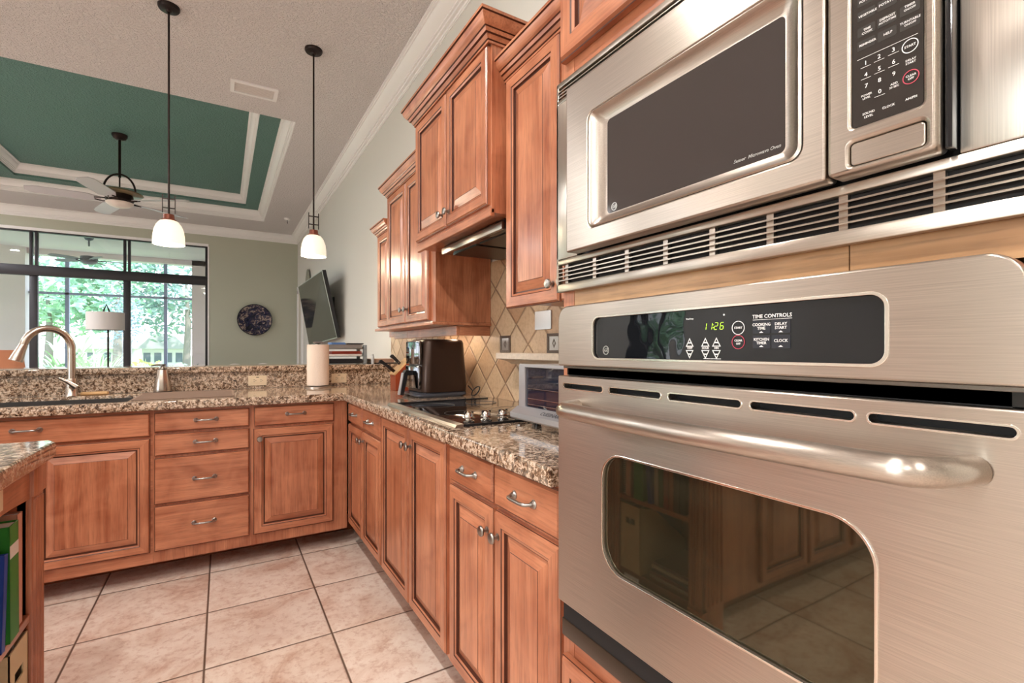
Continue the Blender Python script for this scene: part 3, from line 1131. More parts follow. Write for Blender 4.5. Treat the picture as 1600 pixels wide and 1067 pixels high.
o = thing('potted_plant', 'small potted plant with dark oval leaves behind the soap bottle', 'plant', (-.42, 8.7, 0))
a = MB(); a.lathe((-.42, 8.7, .55), [(.09, 0), (.12, .22), (.11, .22), (.09, .18)], plain('clay_pot', sr(150, 100, 76), .8), 20); a.build('pot', o, 40)
a = MB(); a.box(-.62, -.22, 8.5, 8.9, 0, .55, DWOOD, .01); one(a, 'plant_stand', 'dark square wooden stand under the small potted plant', 'stand', (-.42, 8.7, 0))
a = MB()
for k in range(16):
    an = k * 2.4
    b_ = Vector((-.42, 8.7, .76))
    d = Vector((math.cos(an), math.sin(an), .45 + .25 * (k % 3) / 2)).normalized()
    tip = b_ + d * (.28 + .04 * (k % 4))
    sd = Vector((-math.sin(an), math.cos(an), 0)) * .035
    midp = b_ + d * .19 + Vector((0, 0, .02))
    a.add([b_, midp - sd, tip, midp + sd], [(0, 1, 2), (0, 2, 3)], leaf_mat((60, 76, 66)))
a.build('leaves', o, fix=False)

# round glass plates on the walls
PLATE_M, t, b = nt('iridescent_dark_glass')
tc = N(t, 'ShaderNodeTexCoord')
no = N(t, 'ShaderNodeTexNoise', i_Scale=13.0, i_Detail=5.0, i_Distortion=1.2)
L(t, tc.outputs['Object'], no.inputs['Vector'])
r = ramp(t, [(.35, sr(10, 12, 30)), (.47, sr(26, 32, 68)), (.55, sr(70, 56, 62)), (.60, sr(176, 160, 150)), (.66, sr(60, 50, 56)), (.72, sr(20, 20, 44))], no.outputs[0])
L(t, r.outputs[0], b.inputs['Base Color'])
b.inputs['Roughness'].default_value = .12
b.inputs['Metallic'].default_value = .35
bp = N(t, 'ShaderNodeBump', i_Strength=.6, i_Distance=.03)
L(t, no.outputs[0], bp.inputs['Height'])
L(t, bp.outputs[0], b.inputs['Normal'])
o = thing('decorative_plate', 'round dark blue glass plate hanging on the olive far wall', 'wall plate', (.525, YF, 1.765))
a = MB(); a.lathe((.525, YF, 1.765), [(.10, .0), (.12, .01), (.29, .05), (.285, .058), (.14, .022), (0, .016)], PLATE_M, 48, axis=(0, -1, 0)); a.build('dish', o, 50)
a = MB(); a.tube([(.525 + .29 * math.cos(k * PI / 24), YF - .054, 1.765 + .29 * math.sin(k * PI / 24)) for k in range(48)], .008, plain('black_rim', (.01, .01, .02), .2), 8, closed=True); a.build('rim', o, 60)
a = MB(); a.lathe((XW, 8.95, 2.36), [(.16, 0), (.22, .02), (.225, .03), (.15, .015), (0, .012)], plain('grey_green_ceramic', sr(140, 140, 128), .35), 40, axis=(-1, 0, 0))
one(a, 'decorative_plate', 'grey oval plate on the right wall half hidden behind the television', 'wall plate', (XW, 8.95, 2.36), 50)

# television, swung out and tipped forward on its wall arm
TVa, TVb, TVc, TVd = Vector((1.014, 6.1, 2.146)), Vector((1.187, 6.1, 1.34)), Vector((.976, 7.9, 2.146)), Vector((1.129, 7.9, 1.26))
tl, bl_, tr, br_ = TVc, TVd, TVa, TVb
o = thing('television', 'large flat television on the right wall tipped forward over the bar', 'television', (1.2, 6.7, 1.7))
nrm = (tr - tl).cross(bl_ - tl).normalized()
if nrm.x > 0: nrm = -nrm
def slab(mb, q, d0, d1, m, ins=0):
    c0 = sum(q, Vector()) / 4
    qq = [p_ + (c0 - p_).normalized() * ins for p_ in q]
    mb.loft([[p_ + nrm * d0 for p_ in qq], [p_ + nrm * d1 for p_ in qq]], m, True, True)
a = MB(); slab(a, [tl, tr, br_, bl_], -.045, -.002, BLACK); a.build('housing', o)
a = MB(); slab(a, [tl, tr, br_, bl_], -.002, .002, plain('silver_bezel', sr(170, 172, 168), .3, .6)); a.build('bezel', o)
a = MB(); slab(a, [tl, tr, br_, bl_], .002, .004, plain('dark_screen', sr(44, 46, 42), .08, spec=1.0), .025); a.build('screen', o)
a = MB()
cm = (tl + tr + br_ + bl_) / 4 - nrm * .04
a.tube([cm, (1.26, 6.9, 1.72)], .02, BLACK, 8)
a.box(1.262, 1.279, 6.75, 7.05, 1.55, 1.9, BLACK)
a.build('wall_arm', o)

# ================================================================== kitchen joinery
def ring_panel(mb, fn, u0, u1, v0, v1, rings, mats):
    """nested rectangular rings (inset, height, material kind of the step up to it); last ring is filled"""
    def lp(i, h):
        return [fn(u0 + i, v0 + i, h), fn(u1 - i, v0 + i, h), fn(u1 - i, v1 - i, h), fn(u0 + i, v1 - i, h)]
    prev = lp(*rings[0][:2])
    mb.add(prev, [(0, 1, 2, 3)], mats['v'])
    for (i, h, k) in rings[1:]:
        cur = lp(i, h)
        for s_ in range(4):
            t2 = (s_ + 1) % 4
            m = mats['g'] if k == 'g' else (mats['h'] if s_ in (0, 2) else mats['v'])
            mb.add([prev[s_], prev[t2], cur[t2], cur[s_]], [(0, 1, 2, 3)], m)
        prev = cur
    mb.add(prev, [(0, 1, 2, 3)], mats[rings[-1][3] if len(rings[-1]) > 3 else 'v'])


def door_mb(fn, u0, u1, v0, v1, h_axis, fw=.052):
    mb = MB()
    fw = min(fw, (u1 - u0) * .24)
    mats = {'v': WOOD['z'], 'h': WOOD[h_axis], 'g': GLAZE}
    sl = min(.030, (u1 - u0) * .10)
    ring_panel(mb, fn, u0, u1, v0, v1, [(0, 0), (0, .013, 's'), (.0025, .0135, 'g'), (.007, .0195, 's'), (fw - .012, .0195, 's'),
               (fw - .009, .0170, 'g'), (fw - .002, .0145, 's'), (fw, .0075, 'g'), (fw + .005, .0070, 'g'),
               (fw + .006 + sl, .0175, 's'), (fw + .0075 + sl, .0185, 'g')], mats)
    return mb


def slab_mb(fn, u0, u1, v0, v1, h_axis):
    mb = MB()
    mats = {'v': WOOD[h_axis], 'h': WOOD[h_axis], 'g': GLAZE}
    ring_panel(mb, fn, u0, u1, v0, v1, [(0, 0), (0, .012, 's'), (.002, .0125, 'g'), (.007, .0195, 's')], mats)
    return mb


def knob_mb(fn, u, v, h=.0195):
    mb = MB()
    c = Vector(fn(u, v, h))
    ax = Vector(fn(u, v, h + 1)) - c
    mb.lathe(c, [(.0095, 0), (.0095, .0025), (.006, .004), (.0052, .012), (.008, .016), (.0150, .0185), (.0158, .022), (.0130, .0262), (.0, .028)], PEWTER, 20, ax)
    return mb


def pull_mb(fn, u, v, h=.0195, half=.046, r=.0048):
    mb = MB()
    for s_ in (-1, 1):
        c = Vector(fn(u + s_ * half, v, h))
        ax = Vector(fn(u + s_ * half, v, h + 1)) - c
        mb.lathe(c, [(.0115, 0), (.0115, .002), (.0085, .004), (.0075, .009), (.0062, .012)], PEWTER, 16, ax)
    pts = []
    for k in range(15):
        q = k / 14 * 2 - 1
        e_ = 1 - abs(q) ** 5
        pts.append(fn(u + q * half, v, h + .010 + .019 * (e_ ** .55)))
    mb.tube(pts, r, PEWTER, 10)
    return mb


def cab_front(root, fn, items, h_axis):
    for it in items:
        kind, u0, u1, v0, v1 = it[:5]
        kn = it[5] if len(it) > 5 else None
        if kind == 'door':
            d = door_mb(fn, u0, u1, v0, v1, h_axis).build('door', root)
            if kn:
                knob_mb(fn, *kn).build('knob', d, 40)
        else:
            d = slab_mb(fn, u0, u1, v0, v1, h_axis).build('drawer', root)
            if kn:
                pull_mb(fn, *kn).build('handle', d, 50)


# -- right-hand run of base cabinets (faces at x = .655)
XF = .655
FR = mapR(XF + .0195)
TOEX, TOEY = .93, 3.335
ZB, ZT = .128, .889
R_units = [
    ('narrow base cabinet at the inner corner with two small drawers over two slim doors', 2.335, 3.045,
     [('drawer', 2.705, 3.035, .765, .878, (2.86, .823)), ('drawer', 2.345, 2.690, .765, .878, (2.515, .823)),
      ('door', 2.705, 3.035, .148, .752, (2.725, .700)), ('door', 2.345, 2.690, .148, .752, (2.668, .700))]),
    ('base cabinet below the cooktop with two tall doors and no drawers', 1.525, 2.335,
     [('door', 1.932, 2.322, .148, .878, (1.958, .805)), ('door', 1.545, 1.922, .148, .878, (1.898, .805))]),
    ('base cabinet beside the wall oven with two drawers over two doors', .868, 1.525,
     [('drawer', 1.207, 1.510, .762, .876, (1.355, .820)), ('drawer', .887, 1.195, .762, .876, (1.035, .820)),
      ('door', 1.207, 1.510, .148, .749, (1.233, .680)), ('door', .887, 1.195, .148, .749, (1.170, .680))]),
]
for lb, a0, a1, its in R_units:
    root = thing('base_cabinet', lb, 'cabinet', (.9, (a0 + a1) / 2, 0), 'base cabinets')
    b_ = MB()
    b_.box(XF + .0195, XW - .002, a0, a1, ZB, ZT, WOOD['z'])
    b_.box(TOEX, TOEX + .02, a0, a1, 0, ZB, WOOD['y'])
    b_.build('cabinet_box', root)
    cab_front(root, FR, its, 'y')

# -- sink run (faces at y = 3.05)
YFc = 3.05
FL = mapL(YFc + .0195)
L_units = [
    ('sink base cabinet with one wide false drawer above two square doors', -1.235, -.308, .105,
     [('drawer', -1.225, -.318, .758, .876, (-.775, .828)), ('door', -.768, -.318, .165, .745), ('door', -1.225, -.778, .165, .745)]),
    ('drawer base cabinet with a stack of four drawers to the right of the sink', -.308, .137, .105,
     [('drawer', -.300, .127, .775, .876, (-.075, .828)), ('drawer', -.300, .127, .653, .763, (-.078, .712)),
      ('drawer', -.300, .127, .405, .640, (-.082, .520)), ('drawer', -.300, .127, .166, .393, (-.084, .286))]),
    ('base cabinet next to the inner corner with one drawer over one square door', .137, .655, .105,
     [('drawer', .152, .577, .770, .878, (.365, .830)), ('door', .147, .572, .166, .757, (.178, .700))]),
    ('base cabinet at the left end of the sink run, hidden behind the island', -1.75, -1.235, .105,
     [('drawer', -1.74, -1.245, .770, .876, (-1.5, .828)), ('door', -1.74, -1.245, .165, .757, (-1.29, .70))]),
]
for lb, a0, a1, zb, its in L_units:
    root = thing('base_cabinet', lb, 'cabinet', ((a0 + a1) / 2, 3.3, 0), 'base cabinets')
    b_ = MB()
    if a0 > -1.3 and a1 < -.2:                       # open top below the sink
        b_.box(a0, a1, YFc + .0195, YFc + .0245, zb, ZT, WOOD['x'])
        b_.box(a0, a1, YFc + .0245, 3.69, zb, .62, WOOD['x'])
    else:
        b_.box(a0, a1, YFc + .0195, 3.69, zb, ZT, WOOD['z'])
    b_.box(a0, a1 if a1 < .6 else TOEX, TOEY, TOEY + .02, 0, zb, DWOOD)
    b_.build('cabinet_box', root)
    cab_front(root, FL, its, 'x')

# -- stone tops
ZS = .937
sk = (-1.14, -.42, 3.078, 3.570)
XE, YE = .622, 3.018
a = MB()
out = [(-1.78, YE), (XE, YE), (XE, .872), (XW - .001, .872), (XW - .001, 3.695), (-1.78, 3.695)]
hole = rrect(sk[0], sk[1], sk[2], sk[3], .03)
a.flat([out, hole], 0, ZS - .892, lambda p_, q_, r_: (p_, q_, .892 + r_), GRAN, .007)
one(a, 'countertop', 'speckled brown granite worktop running along the sink and turning to the cooktop', 'countertop', (0, 3.3, .892), 40)
a = MB()
dpt = .20
zi = .893
lo = [[(p_, q_, .919) for p_, q_ in rrect(sk[0] + .0005, sk[1] - .0005, sk[2] + .0005, sk[3] - .0005, .03)],
      [(p_, q_, .919) for p_, q_ in rrect(sk[0] + .003, sk[1] - .003, sk[2] + .003, sk[3] - .003, .03)],
      [(p_, q_, zi - dpt) for p_, q_ in rrect(sk[0] + .012, sk[1] - .012, sk[2] + .012, sk[3] - .012, .05)]]
a.loft(lo, plain('dark_sink_steel', (.09, .085, .085), .35, .9), False, True)
one(a, 'sink', 'dark undermount kitchen sink set in the granite worktop behind the island', 'sink', (-.78, 3.3, .70), 50)

# bar: half wall, granite splash and raised top
a = MB(); a.box(-1.78, XW - .001, 3.712, 3.86, 0, 1.051, WALLR)
struct(a.build('wall_bar', None))
a = MB(); a.box(-1.78, XW - .012, 3.697, 3.711, ZS + .0005, 1.0515, GRAN)
one(a, 'granite_backsplash', 'upright granite strip between the worktop and the raised bar top', 'backsplash', (0, 3.7, ZS))
a = MB(); a.box(-1.82, XW - .0125, 3.668, 4.16, 1.052, 1.0875, GRAN, .007)
one(a, 'bar_top', 'raised granite bar top above the sink splash', 'countertop', (0, 3.9, 1.052), 40)

# outlets
for (u0, u1, lb) in ((.147, .258, 'cream double outlet plate in the granite splash, left of the paper towel roll'),
                     (.678, .786, 'cream double outlet plate in the granite splash, right of the paper towel roll')):
    fnO = mapL(3.6965)
    cu, cv = (u0 + u1) / 2, .990
    o = thing('outlet', lb, 'outlet', (cu, 3.697, cv), 'outlets in the granite splash')
    a = MB(); a.flat([rrect(u0, u1, cv - .034, cv + .034, .004)], 0, .005, fnO, CREAM, .0015); a.build('cover_plate', o, 40)
    a = MB(); a.flat([rrect(cu - .035, cu + .035, cv - .017, cv + .015, .003)], .005, .0075, fnO, CREAM, .0006)
    for s_ in (-1, 1):
        for dv in (-.006, .006):
            a.flat([rrect(cu + s_ * .020 - .005, cu + s_ * .020 + .005, cv + dv - .0011, cv + dv + .0011, .0003)], .0075, .0079, fnO, GAP)
        a.flat([circ(cu + s_ * .020 + .010, cv, .0022, 10)], .0075, .0079, fnO, GAP)
    a.flat([rrect(cu - .009, cu + .009, cv + .020, cv + .024, .0005)], .005, .0062, fnO, GAP)
    a.build('sockets', o)

# stone tile splash on the right wall
a = MB()
a.box(XW - .011, XW - .0005, .872, 3.696, ZS + .0005, 1.68, SPLASH)
a.box(XW - .011, XW - .0005, 3.696, 4.19, 1.0885, 1.32, SPLASH)
o = a.build('tile_backsplash', None, origin=(0, 0, 0))
tag(o, 'tan stone tiles set diagonally on the right wall behind the cooktop', 'backsplash')
INSB = plain('inset_metal_border', sr(96, 84, 76), .35, .4, bump=.4, bscale=300)
INSC = plain('inset_tile_centre', sr(176, 168, 160), .2, .3)
for yc in (2.186, 1.752, 1.32):
    a = MB()
    fnI = mapR(XW - .011)
    a.flat([rrect(yc - .053, yc + .053, 1.184, 1.272, .002), rrect(yc - .037, yc + .037, 1.197, 1.259, .001)], 0, .005, fnI, INSB, .001)
    a.flat([rrect(yc - .037, yc + .037, 1.197, 1.259, .001)], 0, .002, fnI, INSC)
    a.flat([[(yc - .012, 1.228), (yc, 1.208), (yc + .012, 1.228), (yc, 1.248)], [(yc - .008, 1.228), (yc, 1.215), (yc + .008, 1.228), (yc, 1.241)]], .002, .0035, fnI, INSB)
    a.build('inset_tile', o)
# stone ledge over the toaster oven
a = MB()
prf = [(0, 1.152), (.03, 1.128), (.045, 1.138), (.075, 1.147), (.095, 1.152), (.112, 1.152), (.118, 1.156), (.118, 1.180), (.115, 1.184), (0, 1.184)]
a.prism([(XW - .012 - p_, q_) for p_, q_ in prf], .873, 2.075, lambda p_, q_, r_: (p_, r_, q_), LEDGE)
one(a, 'tile_ledge', 'narrow pale stone ledge with a curved underside on the tile splash above the toaster oven', 'ledge', (XW, 1.5, 1.15), 30)
a = MB(); a.flat([rrect(1.77, 1.90, 1.292, 1.378, .003)], 0, .006, mapR(XW - .0115), plain('brushed_wall_plate', (.60, .60, .62), .3, .6), .001)
one(a, 'wall_plate', 'blank metal wall plate on the tiles just under the near upper cabinet', 'wall plate', (XW, 1.83, 1.33), 30)

# -- upper cabinets
def upper(lb, xf, a0, a1, z0, z1, doors, crown, ret=''):
    root = thing('upper_cabinet', lb, 'upper cabinet', (XW, (a0 + a1) / 2, z0), 'upper cabinets')
    b_ = MB()
    b_.box(xf + .0195, XW - .013, a0, a1, z0, z1, WOOD['z'])
    b_.build('cabinet_box', root)
    fn = mapR(xf + .0195)
    cab_front(root, fn, doors, 'y')
    if crown:
        cz0, cz1, pr = crown
        h = cz1 - cz0
        zz = lambda k: cz1 - h * k
        prof = [(0, zz(0)), (pr, zz(0)), (pr, zz(.12), 1), (pr * .90, zz(.15)), (pr * .80, zz(.36)), (pr * .58, zz(.54), 1), (pr * .50, zz(.57)), (pr * .42, zz(.70), 1), (pr * .30, zz(.73)), (pr * .18, zz(.88), 1), (pr * .10, zz(.91)), (pr * .10, zz(1)), (0, zz(1))]
        c_ = MB()
        pth = [(xf + .006, a0), (xf + .006, a1)]
        if 'n' in ret: pth = [(XW - .013, a0)] + pth
        if 'f' in ret: pth = pth + [(XW - .013, a1)]
        c_.sweep(pth, prof, WOOD['y'], side=1, alt=GLAZE)
        c_.build('crown_moulding', root, 35)
    return root


hood = upper('two-door upper cabinet over the cooktop, pulled forward above the range hood', .83, 1.562, 2.345, 1.705, 2.345,
             [('door', 1.955, 2.335, 1.735, 2.318, (1.985, 1.790)), ('door', 1.572, 1.945, 1.735, 2.318, (1.915, 1.790))], (2.322, 2.412, .058), 'nf')
a = MB()
a.box(.842, .862, 1.562, 2.345, 1.690, 1.722, WOOD['y'], .004)
a.build('light_rail', hood)
near = upper('upper cabinet with one long door wedged between hood cabinet and microwave', .90, .872, 1.561, 1.372, 2.215,
             [('door', 1.222, 1.552, 1.350, 2.195, (1.250, 1.408)), ('door', .882, 1.212, 1.350, 2.195, (1.186, 1.408))], (2.192, 2.272, .048))
low = upper('lower-hung upper cabinet with two doors to the left of the hood', .925, 2.346, 3.150, 1.345, 2.215,
            [('door', 2.782, 3.142, 1.355, 2.190, (2.815, 1.435)), ('door', 2.412, 2.772, 1.355, 2.190, (2.740, 1.435))], (2.192, 2.268, .05), 'f')
small = upper('short narrow upper cabinet with one door, farthest from the oven', .940, 3.151, 3.440, 1.345, 2.010,
              [('door', 3.160, 3.430, 1.355, 1.995)], (1.995, 2.062, .045), 'f')
a = MB()
a.box(.925, XW - .012, 2.338, 3.150, 1.328, 1.344, WOOD['y'], .003)
a.build('bottom_board', low)
a = MB(); a.box(.925, XW - .012, 3.1505, 3.440, 1.328, 1.344, WOOD['y'], .003); a.build('bottom_board', small)
a = MB(); a.box(1.065, 1.085, 3.1505, 3.440, 1.275, 1.3275, WOOD['y'], .002); a.build('valance', small)
a = MB()
a.box(1.065, 1.085, 2.352, 3.150, 1.275, 1.3275, WOOD['y'], .002)
a.box(1.085, XW - .013, 2.352, 2.372, 1.275, 1.3275, WOOD['x'], .002)
a.build('valance', low)
# rounded open end shelves
root = thing('end_shelf', 'rounded open end shelves at the far end of the upper cabinets', 'shelf', (XW, 3.5, 1.345), None)
def qshelf(z0, z1):
    pts = [(XW - .013, 3.441), (.97, 3.441)] + [(XW - .013 - .297 * math.cos(k * PI / 24), 3.441 + .16 * math.sin(k * PI / 24)) for k in range(1, 13)]
    b_ = MB(); b_.prism(pts, z0, z1, lambda p_, q_, r_: (p_, q_, r_), WOOD['y'])
    return b_
for z0 in (1.3445, 1.585, 1.80, 1.985):
    qshelf(z0, z0 + .018).build('shelf', root, 40)
a = MB(); a.box(1.065, 1.085, 3.4405, 3.56, 1.290, 1.3440, WOOD['y'], .002); a.build('valance', root)

# range hood insert
root = thing('range_hood', 'slim black range hood with a steel front lip under the hood cabinet', 'range hood', (1.08, 1.87, 1.66))
a = MB(); a.box(.925, 1.255, 1.60, 2.19, 1.664, 1.7045, BLACKG, .004); a.build('housing', root, 40)
a = MB(); a.box(.912, .926, 1.60, 2.19, 1.660, 1.690, STEEL, .003); a.build('front_lip', root, 40)
a = MB()
a.box(.96, 1.22, 1.63, 1.88, 1.658, 1.664, plain('hood_filter', (.05, .045, .04), .3, .7)); a.box(.96, 1.22, 1.91, 2.16, 1.658, 1.664, bpy.data.materials['hood_filter'])
a.build('filter', root)
# warm strip light under the lower-hung cabinet
a = MB(); a.box(1.12, 1.16, 2.45, 3.1, 1.312, 1.3275, plain('strip_lens', (1, .9, .7), .5, emit=(1, .78, .5), estr=5), .002)
one(a, 'under_cabinet_light', 'warm strip light under the upper cabinet left of the hood', 'light', (1.14, 2.8, 1.32))
add_light('strip_lamp', 'AREA', (1.14, 2.72, 1.300), 1.6, (1, .84, .64), shape='RECTANGLE', size=.03, size_y=.5)

# ------------------------------------------------------------------ oven tower
oy0, oy1 = .105, .867
root = thing('oven_cabinet', 'tall cherry cabinet that houses the microwave and the wall oven', 'cabinet', (.95, .49, 0))
a = MB()
a.box(.675, XW - .013, oy1 - .018, oy1, .10, 2.55, WOOD['z'])
a.box(.675, XW - .013, oy0, oy0 + .018, .10, 2.55, WOOD['z'])
a.box(1.245, XW - .013, oy0 + .018, oy1 - .018, .10, 2.55, WOOD['z'])
for z0, z1 in ((.10, .60), (1.285, 1.335), (1.775, 2.55)):
    a.box(.76, 1.245, oy0 + .018, oy1 - .018, z0, z1, WOOD['z'])
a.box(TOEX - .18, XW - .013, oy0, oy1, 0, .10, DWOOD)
a.build('cabinet_box', root)
a = MB()
a.box(.655, .675, oy1 - .036, oy1 + .001, .10, 2.55, WOOD['z'])
a.box(.655, .675, oy0 - .001, oy0 + .036, .10, 2.55, WOOD['z'])
a.box(.656, .759, oy0 + .036, oy1 - .036, 1.780, 1.860, WOOD['y'])
a.box(.656, .759, oy0 + .19, oy1 - .036, 1.288, 1.328, PWOOD)
a.box(.656, .759, oy0 + .036, oy0 + .1885, 1.288, 1.328, PWOOD)
a.box(.656, .759, oy0 + .036, oy1 - .036, .50, .600, WOOD['y'])
a.box(.656, .675, oy0 + .036, oy1 - .036, .10, .50, WOOD['z'])
a.build('face_frame', root)
fn = mapR(.6545)
door_mb(fn, oy0 + .012, oy1 - .006, 1.832, 2.50, 'y').build('door', root)
door_mb(fn, oy0 + .012, oy1 - .012, .14, .532, 'y', .045).build('drawer', root)

# -- wall oven
oven = thing('wall_oven', 'stainless steel wall oven with black control strip and window below the microwave', 'oven', (.64, .49, .6))
fo = lambda xf: mapR(xf)
a = MB(); a.box(.655, 1.2, .160, .812, .605, 1.283, GAP); a.box(.6445, .6545, .150, .838, .622, 1.28, BLACK)
a.build('oven_body', oven)
PZ0, PZ1 = 1.166, 1.291
dg = rrect(.242, .729, 1.1825, 1.2625, .016, 8)
a = MB()
a.flat([rrect(.134, .842, PZ0, PZ1, [.004, .004, .03, .03], 8), dg], 0, .022, fo(.642), STEEL, .0025)
pan = a.build('control_panel', oven, 50)
a = MB(); a.flat([rrect(.2425, .7285, 1.183, 1.262, .0155, 8)], 0, .018, fo(.642), DISPLAY); a.build('display_glass', pan)
def ringl(mb, cu, cv, r, w_, fn_, m, h0, h1):
    mb.flat([circ(cu, cv, r, 32), circ(cu, cv, r - w_, 32)], h0, h1, fn_, m)
def edge_ring(loop, grow, fn_, h0, h1, m):
    c0 = (sum(p[0] for p in loop) / len(loop), sum(p[1] for p in loop) / len(loop))
    return loop
a = MB()
a.flat([rrect(.2395, .7315, 1.180, 1.265, .018, 8), rrect(.2435, .7275, 1.184, 1.261, .015, 8)], .0215, .0232, fo(.642), RIM, .0005)
a.build('display_rim', pan, 40)
# lettering of the control strip (the wall faces -x, so text runs towards -y)
def tx(u, v, h, xf=.642):
    return lambda p_, q_, r_: (xf - h - r_, u - p_, v + q_)
H_ = .0186
a = MB()
for s_, u, v, sz in (('START', .4205, 1.2305, .0042), ('CLEAR', .4205, 1.2125, .0040), ('OFF', .4205, 1.2080, .0040),
                     ('COOKING', .3865, 1.2335, .0054), ('TIME', .3865, 1.2285, .0054), ('DELAY', .3600, 1.2335, .0054), ('START', .3600, 1.2285, .0054),
                     ('KITCHEN', .3865, 1.2135, .0052), ('TIMER', .3865, 1.2087, .0052), ('CLOCK', .3600, 1.2115, .0054),
                     ('TIME CONTROLS', .3725, 1.2445, .0070), ('TEMP', .503, 1.2020, .0042), ('HOUR', .4745, 1.2020, .0042), ('MIN', .4555, 1.2020, .0042),
                     ('TrueTemp', .503, 1.2475, .0032), ('APPROXIMATE OVEN TEMPERATURE', .463, 1.1862, .0018)):
    a.text(s_, sz, tx(u, v, H_), WHITETXT, .0002, offset=.00006)
def tri(mb, u, v, s_, up, m, fn_, h):
    d = 1 if up else -1
    o_ = [(u - s_, v - d * s_ * .85), (u + s_, v - d * s_ * .85), (u, v + d * s_ * 1.0)]
    i_ = [(u + (p_ - u) * .74, v - d * s_ * .18 + (q_ - v + d * s_ * .18) * .74) for p_, q_ in o_]
    mb.flat([o_, i_], h, h + .0004, fn_, m)
for u in (.503, .4745, .4555):
    for up, v in ((True, 1.2105), (False, 1.1930)):
        tri(a, u, v, .0072, up, WHITETXT, fo(.642), H_)
        a.box(.642 - H_ - .0004, .642 - H_, u - .003, u + .003, v - .0012, v + .0008, WHITETXT)
for u, v in ((.3865, 1.2235), (.3600, 1.2235), (.3865, 1.2045), (.3600, 1.2045)):
    a.flat([[(u - .003, v - .0010), (u + .003, v - .0010), (u, v + .0012)]], H_, H_ + .0004, fo(.642), WHITETXT)
a.box(.642 - H_ - .0003, .642 - H_, .3455, .3985, 1.2400, 1.2405, WHITETXT)
ringl(a, .4205, 1.2305, .0098, .0009, fo(.642), WHITETXT, H_, H_ + .0004)
a.flat([circ(.443, 1.2503, .0014, 12)], H_, H_ + .0004, fo(.642), WHITETXT)
a.build('lettering', pan)
a = MB(); ringl(a, .4205, 1.2105, .0100, .0009, fo(.642), REDTXT, H_, H_ + .0004); a.build('red_ring', pan)
KEY = plain('dark_grey_key', (.022, .024, .032), .25)
a = MB()
for u in (.3865, .3600):
    for v in (1.2303, 1.2103):
        a.flat([rrect(u - .0125, u + .0125, v - .0088, v + .0088, .001)], H_ - .0006, H_ - .00005, fo(.642), KEY)
a.build('keys', pan)
# seven-segment clock 11:26
def seg7(mb, ch, u, v, w_, h_, fn_, m, hh):
    S = {'1': 'bc', '2': 'abged', '6': 'afgedc'}[ch]
    t_w = .0008
    sh = lambda z: -(z - v) * -.16
    R = {'a': (-w_, w_, h_, 0), 'g': (-w_, w_, 0, 0), 'd': (-w_, w_, -h_, 0), 'b': (w_, 0, 0, h_), 'c': (w_, 0, -h_, 0), 'f': (-w_, 0, 0, h_), 'e': (-w_, 0, -h_, 0)}
    for k in S:
        r_ = R[k]
        if k in 'agd':
            q = [(u - (-w_ + .0006), v + r_[2] - t_w / 2), (u - (w_ - .0006), v + r_[2] - t_w / 2), (u - (w_ - .0006), v + r_[2] + t_w / 2), (u - (-w_ + .0006), v + r_[2] + t_w / 2)]
        else:
            q = [(u - r_[0] - t_w / 2, v + r_[2] + .0005), (u - r_[0] + t_w / 2, v + r_[2] + .0005), (u - r_[0] + t_w / 2, v + r_[3] - .0005), (u - r_[0] - t_w / 2, v + r_[3] - .0005)]
        q = [(p_ - (z_ - v) * .16, z_) for p_, z_ in q]
        mb.flat([q], hh, hh + .0003, fn_, m)
a = MB()
for ch, u in (('1', .4755), ('1', .4655), ('2', .4562), ('6', .4465)):
    seg7(a, ch, u, 1.2345, .0026, .0050, fo(.642), LCD, H_)
for dz in (-.002, .002):
    a.flat([circ(.4608, 1.2345 + dz, .0006, 8)], H_, H_ + .0003, fo(.642), LCD)
a.build('clock_digits', pan)
def badge(u, v, r, xf, h, m):
    mb = MB()
    mb.flat([circ(u, v, r, 28), circ(u, v, r * .86, 28)], h, h + .0004, mapR(xf), m)
    mb.flat([circ(u, v, r * .74, 28), circ(u, v, r * .70, 28)], h, h + .0004, mapR(xf), m)
    mb.text('GE', r * 1.05, tx(u, v, h, xf), m, .0002, shear=.25, offset=.0001)
    return mb
badge(.6945, 1.1985, .0085, .642, H_, GREYTXT).build('badge', pan)

# black gap and sloping lip above the door
a = MB(); a.box(.6445, .654, .134, .842, 1.1455, 1.165, BLACKG)
a.box(.634, .6545, .134, .842, 1.160, 1.1655, plain('dark_steel_lip', (.20, .18, .16), .25, 1), .001)
a.build('vent_gap', oven)
DZ0, DZ1 = .664, 1.1445
a = MB()
slots = []
for u0, u1 in ((.699, .824), (.557, .683), (.413, .543), (.272, .401), (.140, .260)):
    slots.append(rrect(u0 + .001, u1 - .001, 1.1185, 1.1290, .0052, 6))
win = rrect(.252, .7005, .7850, 1.0045, [.052, .052, .050, .050], 12)
a.flat([rrect(.128, .842, DZ0, DZ1, .003, 3), win] + slots, 0, .024, fo(.644), STEEL, .002)
od = a.build('oven_door', oven, 50)
a = MB()
for u0, u1 in ((.699, .824), (.557, .683), (.413, .543), (.272, .401), (.140, .260)):
    a.flat([rrect(u0 - .0012, u1 + .0012, 1.1163, 1.1312, .0070, 6), rrect(u0 + .0012, u1 - .0012, 1.1187, 1.1288, .0050, 6)], .0232, .0252, fo(.644), RIM, .0004)
a.flat([rrect(.2495, .7030, .7825, 1.0070, [.0545, .0545, .0525, .0525], 12), rrect(.2530, .6995, .7860, 1.0035, [.051, .051, .049, .049], 12)], .0232, .0258, fo(.644), RIM, .0006)
a.build('door_rims', od, 40)
a = MB(); a.box(.6405, .6440, .13, .84, 1.10, 1.14, GAP); a.build('slot_backing', od)
